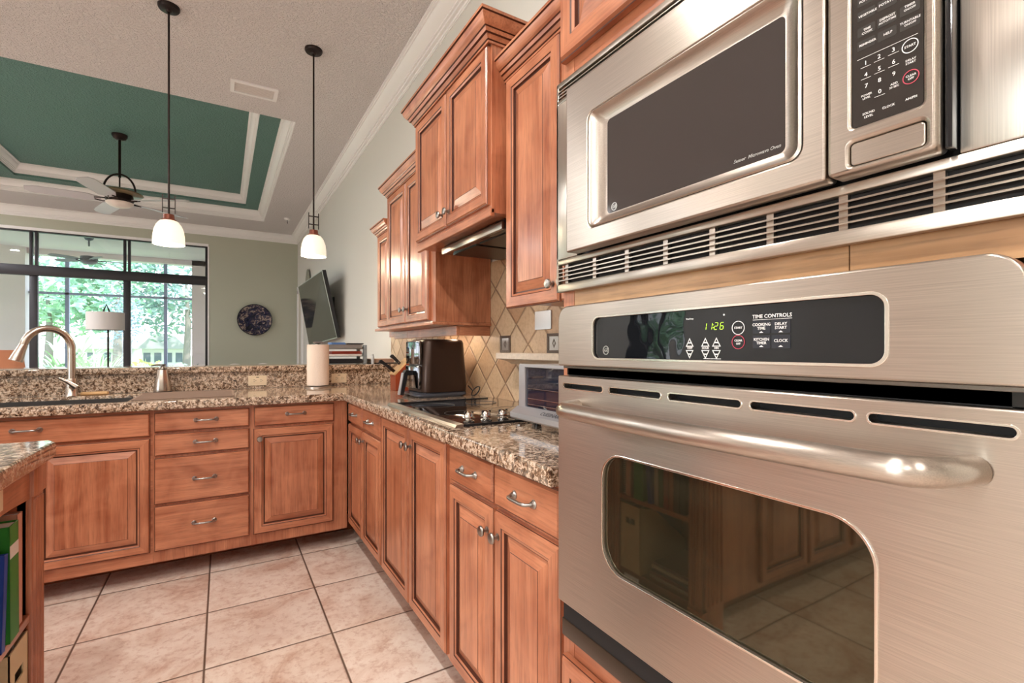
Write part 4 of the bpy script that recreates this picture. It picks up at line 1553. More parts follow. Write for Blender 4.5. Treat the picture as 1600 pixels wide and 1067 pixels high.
a = MB(); a.flat([rrect(.2525, .700, .7855, 1.004, [.0515, .0515, .0495, .0495], 12)], .012, .019, fo(.644), OVENGL); a.build('door_window', od)
a = MB()
pts, rr = [], []
hy0, hy1, hz = .171, .777, 1.0835
for k in range(41):
    q = k / 40
    y = hy1 + (hy0 - hy1) * q
    s_ = min(q, 1 - q)
    bow = .055 + .018 * math.sin(PI * q)
    rise = min(1, s_ / .055)
    pts.append((.620 - bow * math.sin(rise * PI / 2) ** .7 if rise > 0 else .622, y, hz))
    rr.append(.0150)
a.tube(pts, rr, STEEL, 24)
a.build('oven_handle', od, 60)
a = MB(); a.box(.632, .6545, .135, .838, .617, .655, GAP)
a.box(.6300, .6545, .135, .842, .585, .622, plain('dark_bronze_strip', sr(58, 46, 36), .3, .3), .002)
a.build('bottom_trim', oven, 40)

# -- built-in microwave with trim kit
mw = thing('microwave', 'built-in stainless microwave with louvred trim above the wall oven', 'microwave', (.64, .49, 1.33))
a = MB(); a.box(.664, 1.1, .165, .812, 1.34, 1.772, GAP); a.box(.6535, .6545, .125, .858, 1.333, 1.78, BLACK)
a.build('microwave_body', mw)
a = MB()
MX = .640
for (z0, z1) in ((1.326, 1.344), (1.386, 1.398), (1.742, 1.752), (1.778, 1.790)):
    a.box(MX, .653, .108, .876, z0, z1, STEEL, .0025)
a.box(MX, .653, .804, .876, 1.398, 1.742, STEELZ, .002)
a.box(MX, .653, .108, .187, 1.398, 1.742, STEELZ, .002)
for y0 in (.868, .108):
    a.box(MX, .653, y0, y0 + .008, 1.326, 1.79, STEEL, .002)
a.build('trim_frame', mw, 40)
a = MB()
for z0 in (1.3505, 1.3590, 1.3675, 1.3760):
    a.prism([(.6405, z0), (.6525, z0 + .004), (.6525, z0 + .0056), (.6405, z0 + .0022)], .116, .868, lambda p_, q_, r_: (p_, r_, q_), STEEL)
for z0 in (1.7555, 1.7625, 1.7695):
    a.prism([(.6405, z0), (.6525, z0 + .003), (.6525, z0 + .0046), (.6405, z0 + .002)], .116, .868, lambda p_, q_, r_: (p_, r_, q_), STEEL)
for k in range(8):
    y0 = .20 + k * .0915
    a.box(.646, .6525, y0, y0 + .010, 1.344, 1.386, STEEL)
a.build('louvres', mw)
# door with sloping surround
dx = .640
a = MB()
o1 = rrect(.327, .733, 1.436, 1.660, .016, 8)
a.flat([rrect(.2995, .801, 1.400, 1.738, .004, 3), o1], 0, .030, fo(dx), STEEL, .003)
md = a.build('microwave_door', mw, 50)
a = MB()
o2 = rrect(.354, .6905, 1.4555, 1.633, .008, 8)
fm = fo(dx)
n_ = len(o1)
lp = []
for q, (s_, h) in enumerate(((0, .0292), (.12, .0310), (.25, .0255), (.6, .020), (.9, .0165), (1, .0165))):
    lp.append([fm(p1[0] * (1 - s_) + p2[0] * s_, p1[1] * (1 - s_) + p2[1] * s_, h) for p1, p2 in zip(o1, o2)])
a.loft(lp, STEEL)
a.build('door_surround', md, 50)
a = MB(); a.flat([rrect(.353, .6915, 1.4545, 1.634, .008, 8)], .010, .0163, fm, MICROGL); a.build('door_window', md)
a = MB()
a.text('Sensor  Microwave Oven', .0066, tx(.394, 1.4660, .0165, dx), GREYTXT, .0002, shear=.3, offset=.00005)
a.build('lettering', md)
badge(.672, 1.4655, .0075, dx, .0165, GREYTXT).build('badge', md)
# control side
a = MB()
kp = rrect(.2065, .2710, 1.4490, 1.6700, .004, 4)
a.flat([rrect(.1945, .2965, 1.400, 1.738, .006, 4), kp, rrect(.2040, .2735, 1.4065, 1.4330, .005, 5)], 0, .032, fo(dx), STEEL, .004)
cp = a.build('control_side', mw, 50)
a = MB(); a.flat([rrect(.2047, .2728, 1.4072, 1.4323, .0045, 5)], .004, .0290, fo(dx), STEEL, .0015); a.build('open_button', cp, 40)
a = MB(); a.flat([kp], .010, .0290, fo(dx), wavy_glass('keypad_glass', (.020, .017, .015), .12, .05)); a.build('keypad', cp)
KH = .0294
a = MB()
cols = (.2575, .2380, .2180)
for s_, u, v, sz in (('1', .2578, 1.5170, .0064), ('2', .2450, 1.5175, .0064), ('3', .2320, 1.5180, .0064),
                     ('4', .2575, 1.5040, .0064), ('5', .2448, 1.5045, .0064), ('6', .2318, 1.5050, .0064),
                     ('7', .2572, 1.4915, .0064), ('8', .2446, 1.4918, .0064), ('9', .2316, 1.4922, .0064), ('0', .2444, 1.4795, .0064),
                     ('POWER', .2570, 1.4815, .0030), ('LEVEL', .2570, 1.4782, .0030), ('SOUND', .2550, 1.4610, .0034), ('LEVEL', .2550, 1.4572, .0034),
                     ('CLOCK', .2365, 1.4600, .0034), ('AM/PM', .2165, 1.4600, .0034), ('ADD', .2314, 1.4818, .0030), ('30 SEC', .2314, 1.4785, .0030),
                     ('START', .2175, 1.5145, .0034), ('DELAY', .2170, 1.5000, .0030), ('START', .2170, 1.4968, .0030), ('CLEAR', .2168, 1.4835, .0030), ('OFF', .2168, 1.4803, .0030),
                     ('REMINDER', .2560, 1.5385, .0034), ('HELP', .2370, 1.5385, .0036), ('TIME', .2565, 1.5545, .0034), ('COOK', .2565, 1.5508, .0034),
                     ('DEFROST', .2375, 1.5560, .0034), ('AUTO/TIME', .2375, 1.5524, .0030), ('TURNTABLE', .2175, 1.5410, .0032), ('ON/OFF', .2175, 1.5376, .0028),
                     ('VEGETABLE', .2560, 1.5710, .0034), ('POTATO', .2380, 1.5720, .0036), ('TIMER', .2178, 1.5570, .0034), ('ON/OFF', .2178, 1.5534, .0028),
                     ('POPCORN', .2560, 1.5870, .0034), ('BEVERAGE', .2380, 1.5880, .0034), ('REHEAT', .2178, 1.5740, .0034)):
    a.text(s_, sz, tx(u, v, KH, dx), WHITETXT, .0001, offset=.00003)
for u, v in ((.2578, 1.5130), (.2450, 1.5135), (.2320, 1.5140), (.2575, 1.5000), (.2448, 1.5005), (.2318, 1.5010), (.2444, 1.4750)):
    a.box(dx - KH - .0002, dx - KH, u - .0048, u + .0048, v - .0002, v + .0002, WHITETXT)
a.box(dx - KH - .0002, dx - KH, .2110, .2660, 1.5235, 1.5239, WHITETXT)
a.flat([circ(.2175, 1.5145, .0072, 28), circ(.2175, 1.5145, .0064, 28)], KH, KH + .0003, fo(dx), WHITETXT)
a.build('lettering', cp)
a = MB(); a.flat([circ(.2168, 1.4820, .0072, 28), circ(.2168, 1.4820, .0064, 28)], KH, KH + .0003, fo(dx), REDTXT); a.build('red_ring', cp)
a = MB()
for u in cols:
    for v in (1.5385, 1.5535, 1.5715, 1.5875):
        a.flat([rrect(u - .0085, u + .0085, v - .0052, v + .0052, .0012)], .0290, .0292, fo(dx), plain('dark_brown_key', (.032, .028, .025), .3) if 'dark_brown_key' not in bpy.data.materials else bpy.data.materials['dark_brown_key'])
a.build('keys', cp)
a = MB(); a.box(.6235, .6395, .1878, .1935, 1.402, 1.738, BLACKG, .001); a.build('side_gap', mw)

# ================================================================== things on the worktop
ZW = ZS + .0004
# cooktop
root = thing('cooktop', 'black glass electric cooktop with a steel front edge set in the granite', 'cooktop', (.93, 1.89, ZW))
a = MB(); a.box(.700, 1.205, 1.492, 2.262, ZW, ZW + .0075, CERAN, .002); a.build('glass_surface', root, 40)
a = MB(); a.prism([(.668, ZW), (.674, ZW + .0085), (.700, ZW + .0105), (.7005, ZW)], 1.488, 2.266, lambda p_, q_, r_: (p_, r_, q_), STEEL)
a.build('front_trim', root)
for yy in (1.488, 2.262):
    a = MB(); a.box(.700, 1.206, yy, yy + .004, ZW, ZW + .0085, BLACK); a.build('side_trim', root)
RINGM = plain('printed_ring', (.09, .085, .08), .3)
for (x, y, r) in ((.83, 2.08, .095), (1.07, 2.08, .075), (.83, 1.77, .075), (1.07, 1.77, .10)):
    a = MB(); a.flat([circ(x, y, r, 40), circ(x, y, r - .002, 40)], 0, .0003, lambda p_, q_, r_: (p_, q_, ZW + .0076 + r_), RINGM)
    a.build('burner_ring', root)
for x in (.748, .818, .888, .962, 1.035):
    y = 1.548
    z = ZW + .0075
    a = MB()
    a.lathe((x, y, z), [(.020, 0), (.020, .003), (.011, .006), (.010, .010), (.0215, .0115), (.022, .014), (.018, .018)], CHROME, 24)
    a.lathe((x, y, z + .018), [(.017, 0), (.0165, .008), (.013, .014), (.006, .0175), (0, .018)], CHROME, 24)
    a.box(x - .018, x + .018, y - .0035, y + .0035, z + .016, z + .0355, BLACKG, .002)
    a.build('control_knob', root, 40)

# toaster oven
root = thing('toaster_oven', 'silver toaster oven with a glass door tucked beside the wall oven', 'toaster oven', (1.0, 1.17, ZW))
tx0, ty0, ty1, tz0, tz1 = .895, .895, 1.455, .962, 1.150
SILV = plain('silver_enamel', (.46, .46, .48), .3, .6)
a = MB(); a.box(tx0 + .02, 1.150, ty0, ty1, tz0 + .012, tz1 - .002, SILV, .010, 3); a.build('body', root, 40)
ft = mapR(tx0 + .02)
a = MB()
a.flat([rrect(ty0, ty1, tz0 + .012, tz1, .008), rrect(ty0 + .055, ty1 - .040, tz0 + .040, tz1 - .012, .003)], 0, .016, ft, SILV, .002)
a.prism([(.872, tz0 - .002), (.866, tz0 + .004), (.866, tz0 + .020), (.897, tz0 + .040), (.93, tz0 + .030), (.93, tz0 - .002)], ty0, ty1 + .004, lambda p_, q_, r_: (p_, r_, q_), SILV)
fr = a.build('front_frame', root, 40)
a = MB(); a.flat([rrect(ty0 + .054, ty1 - .039, tz0 + .039, tz1 - .011, .003)], .002, .009, ft, wavy_glass('toaster_glass', (.012, .016, .030), .04, .02)); dr = a.build('glass_door', root)
a = MB()
for z in (1.012, 1.032, 1.066):
    a.tube([(tx0 + .0095, ty0 + .06, z), (tx0 + .0095, ty1 - .05, z)], .0012, CHROME, 6)
a.build('rack_wires', dr)
a = MB()
a.text('CUISINART', .022, lambda p_, q_, r_: (.8815 + q_ * .84 - (r_ + .0006) * .54, 1.292 - p_, tz0 + .030 + q_ * .54 + (r_ + .0006) * .84), plain('dark_print', (.05, .05, .06), .5), .0003, 'LEFT', spacing=1.05)
a.build('lettering', fr)
a = MB()
for y in (ty0 + .06, ty1 - .035):
    a.lathe((.955, y, ZW), [(.013, 0), (.015, .020), (.017, .036)], BLACK, 14)
    a.lathe((1.12, y, ZW), [(.013, 0), (.015, .020), (.017, .036)], BLACK, 14)
a.build('feet', root, 40)

# air fryer: tall tapered body on a tray, basket handle toward the sink
root = thing('air_fryer', 'tall dark bronze-black air fryer with a front handle left of the cooktop', 'air fryer', (1.04, 2.62, ZW))
FRY = plain('bronze_black_gloss', sr(62, 46, 38), .3, .5)
FRYF = plain('polished_dark_chrome', (.22, .22, .24), .07, 1)
fx0, fx1, fy0, fy1 = .925, 1.190, 2.465, 2.755
def fl_loop(x0, x1, y0, y1, r, z):
    return [(p_, q_, z) for p_, q_ in rrect(x0, x1, y0, y1, r, 6)]
a = MB()
zb = ZW + .030
ll = []
for k, (z, g_) in enumerate(((zb, 0), (zb + .03, .002), (1.235, -.011), (1.250, -.016), (1.256, -.026))):
    ll.append(fl_loop(fx0 - g_, fx1 + g_, fy0 - g_, fy1 + g_, .045, z))
a.loft(ll, FRY, True, True)
a.build('body', root, 50)
a = MB()
ll = [fl_loop(fx0 - .022, fx1 - .02, fy0 + .012, fy1 - .012, .03, ZW), fl_loop(fx0 - .034, fx1, fy0 + .004, fy1 - .004, .035, ZW + .010),
      fl_loop(fx0 - .034, fx1, fy0 + .004, fy1 - .004, .035, ZW + .018), fl_loop(fx0 + .01, fx1, fy0 + .012, fy1 - .012, .035, ZW + .0295)]
a.loft(ll, plain('slate_base', (.06, .065, .08), .25), True, True); a.build('base', root, 40)
a = MB()
a.box(fx0 + .003, fx0 - .014, fy0 + .035, fy1 - .035, 1.116, 1.246, FRYF, .006, 3)
a.build('control_panel', root, 40)
a = MB()
a.box(fx0 + .003, fx0 - .018, fy0 + .035, fy1 - .035, ZW + .045, 1.110, FRYF, .008, 3)
bk = a.build('basket_front', root, 40)
a = MB()
ym = (fy0 + fy1) / 2
hp = [(fx0 - .016, 1.082), (fx0 - .055, 1.086), (fx0 - .066, 1.070), (fx0 - .076, 1.01), (fx0 - .088, .950), (fx0 - .070, .946), (fx0 - .056, 1.01), (fx0 - .048, 1.056), (fx0 - .016, 1.058)]
a.prism(hp, ym - .022, ym + .022, lambda p_, q_, r_: (p_, r_, q_), BLACK)
a.prism([(fx0 - .0665, 1.0705), (fx0 - .0705, 1.070), (fx0 - .0925, .950), (fx0 - .0885, .9495)], ym - .018, ym + .018, lambda p_, q_, r_: (p_, r_, q_), SILV)
a.build('handle', bk, 40)
a = MB()
pts = [(1.205, 2.50, ZW + .055)] + [(1.212 + .02 * math.sin(k * PI / 6), 2.42 + .034 * math.cos(k * PI / 6), ZW + .030 + .026 * math.sin(k * PI / 6)) for k in range(13)]
a.tube(pts, .0035, BLACK, 8)
a.build('power_cord', root, 60)

# knife block with knives
root = thing('knife_block', 'slanted cherry knife block in the corner by the air fryer', 'knife block', (1.0, 3.06, ZW))
KM = wood('block_wood', 'z', sr(150, 66, 38), sr(110, 44, 26))
KT = wood('block_light_top', 'x', sr(214, 176, 128), sr(180, 138, 92))
ka = math.radians(0)
kx0, kx1, ky0, ky1 = .935, 1.085, 2.99, 3.10
prf = [(kx0, ZW), (kx1, ZW), (kx1, ZW + .175), (kx1 - .055, ZW + .198), (kx0 + .0, ZW + .100)]
a = MB(); a.prism(prf, ky0, ky1, lambda p_, q_, r_: (p_, r_, q_), KM); kb = a.build('block', root)
a = MB()
p0, p1 = Vector((kx1 - .050, 0, ZW + .201)), Vector((kx0 - .004, 0, ZW + .099))
dv = (p1 - p0).normalized(); nv = Vector((dv.z, 0, -dv.x))
if nv.z < 0: nv = -nv
q = [p0, p1, p1 + nv * .010, p0 + nv * .010]
a.prism([(v.x, v.z) for v in q], ky0, ky1, lambda p_, q_, r_: (p_, r_, q_), KT)
for k, yy in enumerate((3.005, 3.03, 3.055, 3.08)):
    a.box(0, 0, 0, 0, 0, 0, GAP) if False else None
    c0 = p0 + dv * (.03 + .0 * k) + nv * .0102
    c1 = p0 + dv * .115 + nv * .0102
    a.add([(c0.x, yy - .0015, c0.z), (c1.x, yy - .0015, c1.z), (c1.x, yy + .0015, c1.z), (c0.x, yy + .0015, c0.z)], [(0, 1, 2, 3)], GAP)
a.build('slotted_top', root)
def knife(base, d, y, ln, blade, label):
    root_ = thing('kitchen_knife', label, 'knife', tuple(base), 'knives in the block')
    d = d.normalized()
    up_ = Vector((-d.z, 0, d.x))
    if up_.z < 0: up_ = -up_
    a_ = MB()
    b0 = base + d * blade
    q_ = [b0 - up_ * .010, b0 + up_ * .008, b0 + d * ln * .5 + up_ * .010, b0 + d * ln * .92 + up_ * .012, b0 + d * ln + up_ * .004, b0 + d * ln * .96 - up_ * .012, b0 + d * ln * .5 - up_ * .007]
    a_.prism([(v.x, v.z) for v in q_], y - .008, y + .008, lambda p_, r_, s_: (p_, s_, r_), BLACK)
    a_.build('handle', root_)
    a_ = MB()
    for k in range(3):
        c = b0 + d * ln * (.22 + .27 * k)
        a_.lathe((c.x, y - .0085, c.z), [(.0026, 0), (.0026, .017)], CHROME, 10, (0, 1, 0))
    a_.build('rivets', root_)
    a_ = MB()
    q_ = [base - d * .04 - up_ * .012, base - d * .04 + up_ * .008, b0 + up_ * .008, b0 - up_ * .012]
    a_.prism([(v.x, v.z) for v in q_], y - .0012, y + .0012, lambda p_, r_, s_: (p_, s_, r_), CHROME)
    a_.build('blade', root_)
knife(Vector((.945, 3.01, ZW + .118)), Vector((-.78, 0, .55)), 3.012, .085, .045, 'black-handled knife sticking furthest out of the block, nearest its low end')
knife(Vector((1.000, 3.07, ZW + .160)), Vector((-.72, 0, .68)), 3.075, .085, .012, 'black-handled knife pushed deep into the upper slot of the block')
a = MB()
pts = [(1.055 + .022 * math.cos(k * PI / 8) * 1.2, 3.045 + .0 * k, ZW + .198 + .018 * max(0, math.sin(k * PI / 8))) for k in range(9)]
a.tube(pts, .0035, BLACK, 8)
tag(a.build('shears_handle', None, 60, origin=(1.055, 3.045, ZW + .2)), 'black looped scissor handle at the top of the knife block', 'scissors')

# paper towel roll on a steel holder
root = thing('paper_towel_holder', 'steel paper towel holder standing by the granite splash', 'paper towel holder', (.565, 3.56, ZW))
px_, py_ = .567, 3.565
a = MB(); a.lathe((px_, py_, ZW), [(.088, 0), (.088, .006), (.080, .010), (.02, .012)], STEEL, 40); a.build('base', root, 40)
a = MB(); a.tube([(px_, py_, ZW + .01), (px_, py_, ZW + .303)], .006, CHROME, 10); a.lathe((px_, py_, ZW + .298), [(.006, 0), (.018, .004), (.034, .012), (.036, .016), (.02, .022), (0, .024)], FRYF, 24); a.build('post', root, 50)
a = MB()
seg = 48
zt0, zt1 = ZW + .0165, ZW + .296
prr = [(.0715, 0), (.0715, 1), (.021, 1), (.021, 0)]
vs = [(px_ + r * math.cos(2 * PI * k / seg), py_ + r * math.sin(2 * PI * k / seg), zt0 + (zt1 - zt0) * h) for r, h in prr for k in range(seg)]
fs = [(i * seg + k, i * seg + (k + 1) % seg, ((i + 1) % 4) * seg + (k + 1) % seg, ((i + 1) % 4) * seg + k) for i in range(4) for k in range(seg)]
a.add(vs, fs, PAPER)
a.lathe((px_, py_, ZW + .0120), [(.028, 0), (.028, .0045)], PAPER, 20)
one(a, 'paper_towel_roll', 'off-white paper towel roll on the steel holder', 'paper towel', (px_, py_, ZW + .012), 40)

# faucet
root = thing('faucet', 'brushed nickel gooseneck kitchen faucet behind the sink', 'faucet', (-.735, 3.60, ZW))
fx, fy = -.728, 3.60
a = MB(); a.lathe((fx, fy, ZW), [(.030, 0), (.030, .006), (.026, .012), (.0255, .085), (.022, .10)], NICKEL, 28); a.build('base', root, 40)
a = MB()
pts = [(fx, fy, ZW + .09), (fx, fy, ZW + .20), (fx, fy, 1.20)]
R_ = .0975
dirx, diry = -.92, -.39
for k in range(1, 17):
    an = PI * k / 16 * .93
    pts.append((fx + dirx * R_ * (1 - math.cos(an)), fy + diry * R_ * (1 - math.cos(an)), 1.20 + .115 * math.sin(an)))
lx, ly, lz = pts[-1]
a.tube(pts, .0180, NICKEL, 18)
a.build('spout', root, 60)
a = MB()
e1 = (lx + dirx * .008, ly + diry * .008, lz - .02)
e2 = (lx + dirx * .030, ly + diry * .030, lz - .085)
a.tube([(lx, ly, lz), e1, e2], [.0185, .0205, .0290], NICKEL, 20)
a.build('spray_head', root, 60)
a = MB()
a.lathe((fx, fy, ZW + .055), [(.016, .02), (.018, .03), (.016, .045)], NICKEL, 18, (.35, -.93, 0))
a.tube([(fx + .028, fy - .045, ZW + .052), (fx - .005, fy - .050, ZW + .082), (fx - .045, fy - .052, ZW + .108)], [.016, .010, .006], NICKEL, 12)
a.build('lever', root, 60)

# soap bottle
root = thing('soap_dispenser', 'brushed steel soap dispenser bottle beside the drying mat', 'soap dispenser', (-.315, 3.62, ZW))
sx, sy = -.315, 3.63
a = MB(); a.lathe((sx, sy, ZW + .008), [(.045, 0), (.046, .01), (.038, .07), (.029, .112), (.025, .130)], NICKEL, 32); a.build('bottle', root, 50)
a = MB(); a.lathe((sx, sy, ZW), [(.047, 0), (.047, .008)], BLACK, 32); a.build('base_ring', root, 40)
a = MB(); a.lathe((sx, sy, ZW + .138), [(.019, 0), (.019, .012), (.012, .018), (.010, .026), (.017, .028), (.017, .034), (0, .036)], plain('dark_nickel', (.2, .18, .16), .3, 1), 20)
a.tube([(sx, sy, ZW + .168), (sx - .03, sy - .012, ZW + .170), (sx - .055, sy - .02, ZW + .164)], [.006, .005, .004], bpy.data.materials['dark_nickel'], 10)
a.build('pump', root, 50)

# drying mat and small board
a = MB()
a.flat([rrect(-.405, .058, 3.130, 3.560, .02)], 0, .005, lambda p_, q_, r_: (p_, q_, ZW + r_), plain('taupe_mat', sr(140, 118, 104), .8), .0015)
for k in range(30):
    y = 3.145 + k * .0140
    a.box(-.392, .046, y, y + .006, ZW + .005, ZW + .0072, bpy.data.materials['taupe_mat'])
one(a, 'drying_mat', 'ribbed taupe drying mat lying right of the sink', 'mat', (-.17, 3.34, ZW), 40)
a = MB(); a.box(-.70, -.575, 3.625, 3.675, ZW, ZW + .018, plain('pale_bamboo', sr(216, 176, 126), .5), .007, 3)
one(a, 'wooden_brush', 'short pale wooden bar lying behind the sink right of the faucet', 'brush', (-.64, 3.65, ZW), 40)

# letter trays with papers at the end of the bar
ZBAR = 1.0879
root = thing('letter_tray', 'grey three-tier letter tray stacked with papers at the wall end of the bar', 'letter tray', (.83, 3.93, ZBAR))
TG = plain('grey_translucent_plastic', sr(150, 160, 164), .3)
x0, x1, ya, yb_ = .66, .96, 3.80, 4.05
for k in range(3):
    z = ZBAR + .004 + k * .055
    a = MB()
    a.box(x0, x1, ya, yb_, z, z + .004, TG, .001)
    a.box(x0, x0 + .004, ya, yb_, z, z + .022, TG); a.box(x1 - .004, x1, ya, yb_, z, z + .022, TG)
    a.box(x0, x1, yb_ - .004, yb_, z, z + .022, TG)
    a.build('tray', root)
a = MB()
for x in (x0 - .004, x1 - .024):
    for y in (ya + .005, yb_ - .03):
        a.box(x, x + .028, y, y + .026, ZBAR, ZBAR + .148, TG, .004)
a.build('riser', root, 40)
PP = [plain('paper_white', sr(226, 222, 220), .8), plain('paper_red', sr(150, 56, 40), .6), plain('paper_dark', sr(34, 34, 40), .5), plain('paper_blue', sr(90, 130, 190), .6),
      plain('paper_tan', sr(190, 160, 140), .7), plain('paper_grey', sr(150, 146, 142), .7)]
def sheaf(x0_, x1_, y0_, y1_, z0_, z1_, m, name, label, cat='papers', rot=0):
    a_ = MB(); n_ = max(1, int((z1_ - z0_) / .004))
    for k_ in range(n_):
        j = rnd.uniform(-.004, .004)
        zz0 = z0_ + (z1_ - z0_) * k_ / n_
        a_.box(x0_ + j, x1_ + j, y0_ + j, y1_ + j, zz0, zz0 + (z1_ - z0_) / n_ * .82, m)
    one(a_, name, label, cat, ((x0_ + x1_) / 2, (y0_ + y1_) / 2, z0_), group='papers on the bar')
sheaf(.68, .925, 3.79, 4.02, ZBAR + .0085, ZBAR + .040, PP[2], 'paper_stack', 'black folders in the bottom letter tray')
sheaf(.68, .925, 3.79, 4.02, ZBAR + .0635, ZBAR + .078, PP[0], 'paper_stack', 'white papers in the middle letter tray')
sheaf(.70, .92, 3.79, 4.02, ZBAR + .0785, ZBAR + .100, PP[1], 'paper_stack', 'dark red folder lying on the middle letter tray papers')
sheaf(.68, .925, 3.79, 4.02, ZBAR + .1185, ZBAR + .150, PP[5], 'paper_stack', 'grey papers in the top letter tray')
sheaf(.70, .80, 3.80, 3.95, ZBAR + .1505, ZBAR + .166, PP[3], 'booklet', 'light blue booklet on top of the letter tray')
sheaf(.81, .935, 3.80, 3.98, ZBAR + .1505, ZBAR + .162, PP[2], 'booklet', 'dark booklet on top of the letter tray nearest the wall')
sheaf(.985, 1.20, 3.80, 4.05, ZBAR, ZBAR + .008, PP[2], 'notebook', 'thin dark notebook lying on the bar between letter tray and wall')
sheaf(1.00, 1.18, 3.81, 4.03, ZBAR + .0085, ZBAR + .038, PP[4], 'paper_stack', 'tan stack of mail on the dark notebook by the wall')
a = MB(); a.lathe((1.0, 3.78, ZBAR), [(.012, 0), (.012, .055), (.008, .062), (.008, .075)], plain('clear_bottle', sr(190, 196, 200), .15), 14)
one(a, 'small_bottle', 'tiny grey bottle standing right of the letter tray', 'bottle', (1.0, 3.78, ZBAR), 40)

# ================================================================== island with open shelves
IX, IY = -.436, 1.890
root = thing('kitchen_island', 'cherry kitchen island with open bookshelf end facing the oven', 'island', (-1.5, 1.6, 0))
DK = DWOOD
a = MB()
B0, B1 = 1.375, 1.792            # bookcase opening
a.box(IX - .40, IX - .02, B1, IY - .03, .10, .889, WOOD['z'])
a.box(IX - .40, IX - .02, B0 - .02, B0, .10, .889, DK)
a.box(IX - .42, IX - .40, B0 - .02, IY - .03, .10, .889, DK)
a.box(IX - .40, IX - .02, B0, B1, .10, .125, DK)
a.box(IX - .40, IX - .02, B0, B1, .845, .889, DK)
JY = 1.305
a.box(-2.60, IX - .42, JY + .02, IY - .03, .10, .889, WOOD['z'])
a.box(IX - .42, IX - .02, JY + .02, B0 - .02, .10, .889, WOOD['z'])
a.box(-2.55, IX - .12, JY + .11, IY - .12, 0, .10, DK)
a.build('carcass', root)
a = MB(); a.box(IX - .40, IX - .012, B0, B1, .463, .485, WOOD['y'], .002); a.build('shelf', root)
a = MB()
# apron with a shallow arch
ap = [(B0, .889), (B1, .889), (B1, .795)] + [(B1 - (B1 - B0) * k / 12, .795 + .012 * math.sin(PI * k / 12)) for k in range(1, 12)] + [(B0, .795)]
a.prism(ap, IX - .032, IX - .012, lambda p_, q_, r_: (r_, p_, q_), WOOD['y'])
a.build('apron', root)
def fluted(y0_, y1_, nm='fluted_post'):
    a_ = MB()
    a_.box(IX - .040, IX - .008, y0_, y1_, .0, .889, WOOD['z'], .003)
    w_ = y1_ - y0_
    for k in range(4):
        yy = y0_ + w_ * (.2 + .2 * k)
        a_.tube([(IX - .008, yy, .13), (IX - .008, yy, .79)], .0062, WOOD['z'], 8)
    a_.box(IX - .044, IX - .002, y0_ - .003, y1_ + .003, .80, .889, WOOD['z'], .003)
    a_.box(IX - .044, IX - .002, y0_ - .003, y1_ + .003, .0, .11, WOOD['z'], .003)
    a_.build(nm, root, 40)
fluted(B1 + .0, IY - .0)
fluted(JY, B0)
a = MB()
a.box(IX - .15, IX - .01, JY, JY + .02, .0, .889, WOOD['z'], .003)
for k in range(5):
    a.tube([(IX - .135 + .027 * k, JY, .13), (IX - .135 + .027 * k, JY, .79)], .0075, WOOD['z'], 8)
a.build('fluted_post', root, 40)
fnI = mapR(IX - .040)
# panel and doors along the side that faces the camera (faces -y)
mapI = lambda u, v, w_: (u, JY + .0195 - w_, v)
for (u0, u1) in ((-1.24, -.86), (-1.64, -1.26), (-2.10, -1.72), (-2.50, -2.12)):
    d = door_mb(mapI, u0, u1, .13, .84, 'x').build('door', root)
    knob_mb(mapI, u1 - .03, .78).build('knob', d, 40)
# far end panel (faces +y)
a = MB()
for k in range(5):
    yy = IY - .022
    a.box(IX - .075 - .012 * k, IX - .069 - .012 * k, IY - .030, IY - .024, .12, .80, WOOD['z'])
a.build('end_reeding', root)
a = MB()
ch = .035
out = [(-2.64, 1.272), (-.412, 1.272), (-.412, IY + .012 - ch), (-.412 - ch * .5, IY + .012), (-2.64, IY + .012)]
a.flat([out], 0, .0465, lambda p_, q_, r_: (p_, q_, .890 + r_), GRAN, .008)
one(a, 'island_top', 'speckled granite top of the kitchen island', 'countertop', (-1.5, 1.6, .89), 40)

a = MB(); a.flat([rrect(1.50, 1.590, .822, .880, .003)], 0, .005, lambda p_, q_, r_: (IX - .0118 + r_, p_, q_), CREAM, .0015)
one(a, 'outlet_plate', 'cream outlet plate on the island rail at the left picture edge', 'outlet', (IX, 1.55, .85), 40)
# books, binders and boxes in the island shelf
def book(y0_, y1_, zb_, h_, dp, col, label, tilt=0, strip=None, name='book', xo=0, cat='book'):
    m = plain('cover_%d_%d_%d' % col, sr(*col), .45)
    root_ = thing(name, label, cat, (IX - .2, (y0_ + y1_) / 2, zb_), 'books in the island shelf')
    xf = IX - .016 - xo
    Mx = Matrix.Translation((0, y0_, zb_)) @ Matrix.Rotation(math.radians(tilt), 4, 'X') @ Matrix.Translation((0, -y0_, -zb_))
    a_ = MB()
    a_.box(xf - dp, xf, y0_, y0_ + .003, zb_, zb_ + h_, m)
    a_.box(xf - dp, xf, y1_ - .003, y1_, zb_, zb_ + h_, m)
    a_.box(xf - .003, xf, y0_, y1_, zb_, zb_ + h_, m, .001)
    a_.build('cover', root_, mat=Mx)
    a_ = MB(); a_.box(xf - dp + .004, xf - .0035, y0_ + .0035, y1_ - .0035, zb_ + .003, zb_ + h_ - .004, PP[0]); a_.build('pages', root_, mat=Mx)
    if strip:
        a_ = MB(); a_.box(xf - .001, xf + .0006, y0_ + .002, y1_ - .002, zb_ + h_ * strip[0], zb_ + h_ * strip[1], PP[0]); a_.build('spine_label', root_, mat=Mx)
    return root_
SH = .4855
a = MB()
xf = IX - .030
a.box(xf - .2, xf, 1.766, 1.784, SH, SH + .245, PP[0])
for k in range(24):
    a.lathe((xf + .001, 1.775, SH + .01 + k * .0098), [(.0075, 0), (.0075, .0028)], BLACK, 8)
one(a, 'spiral_notebook', 'white spiral notebook standing against the right side of the island shelf', 'notebook', (xf, 1.78, SH), None, 'books in the island shelf')
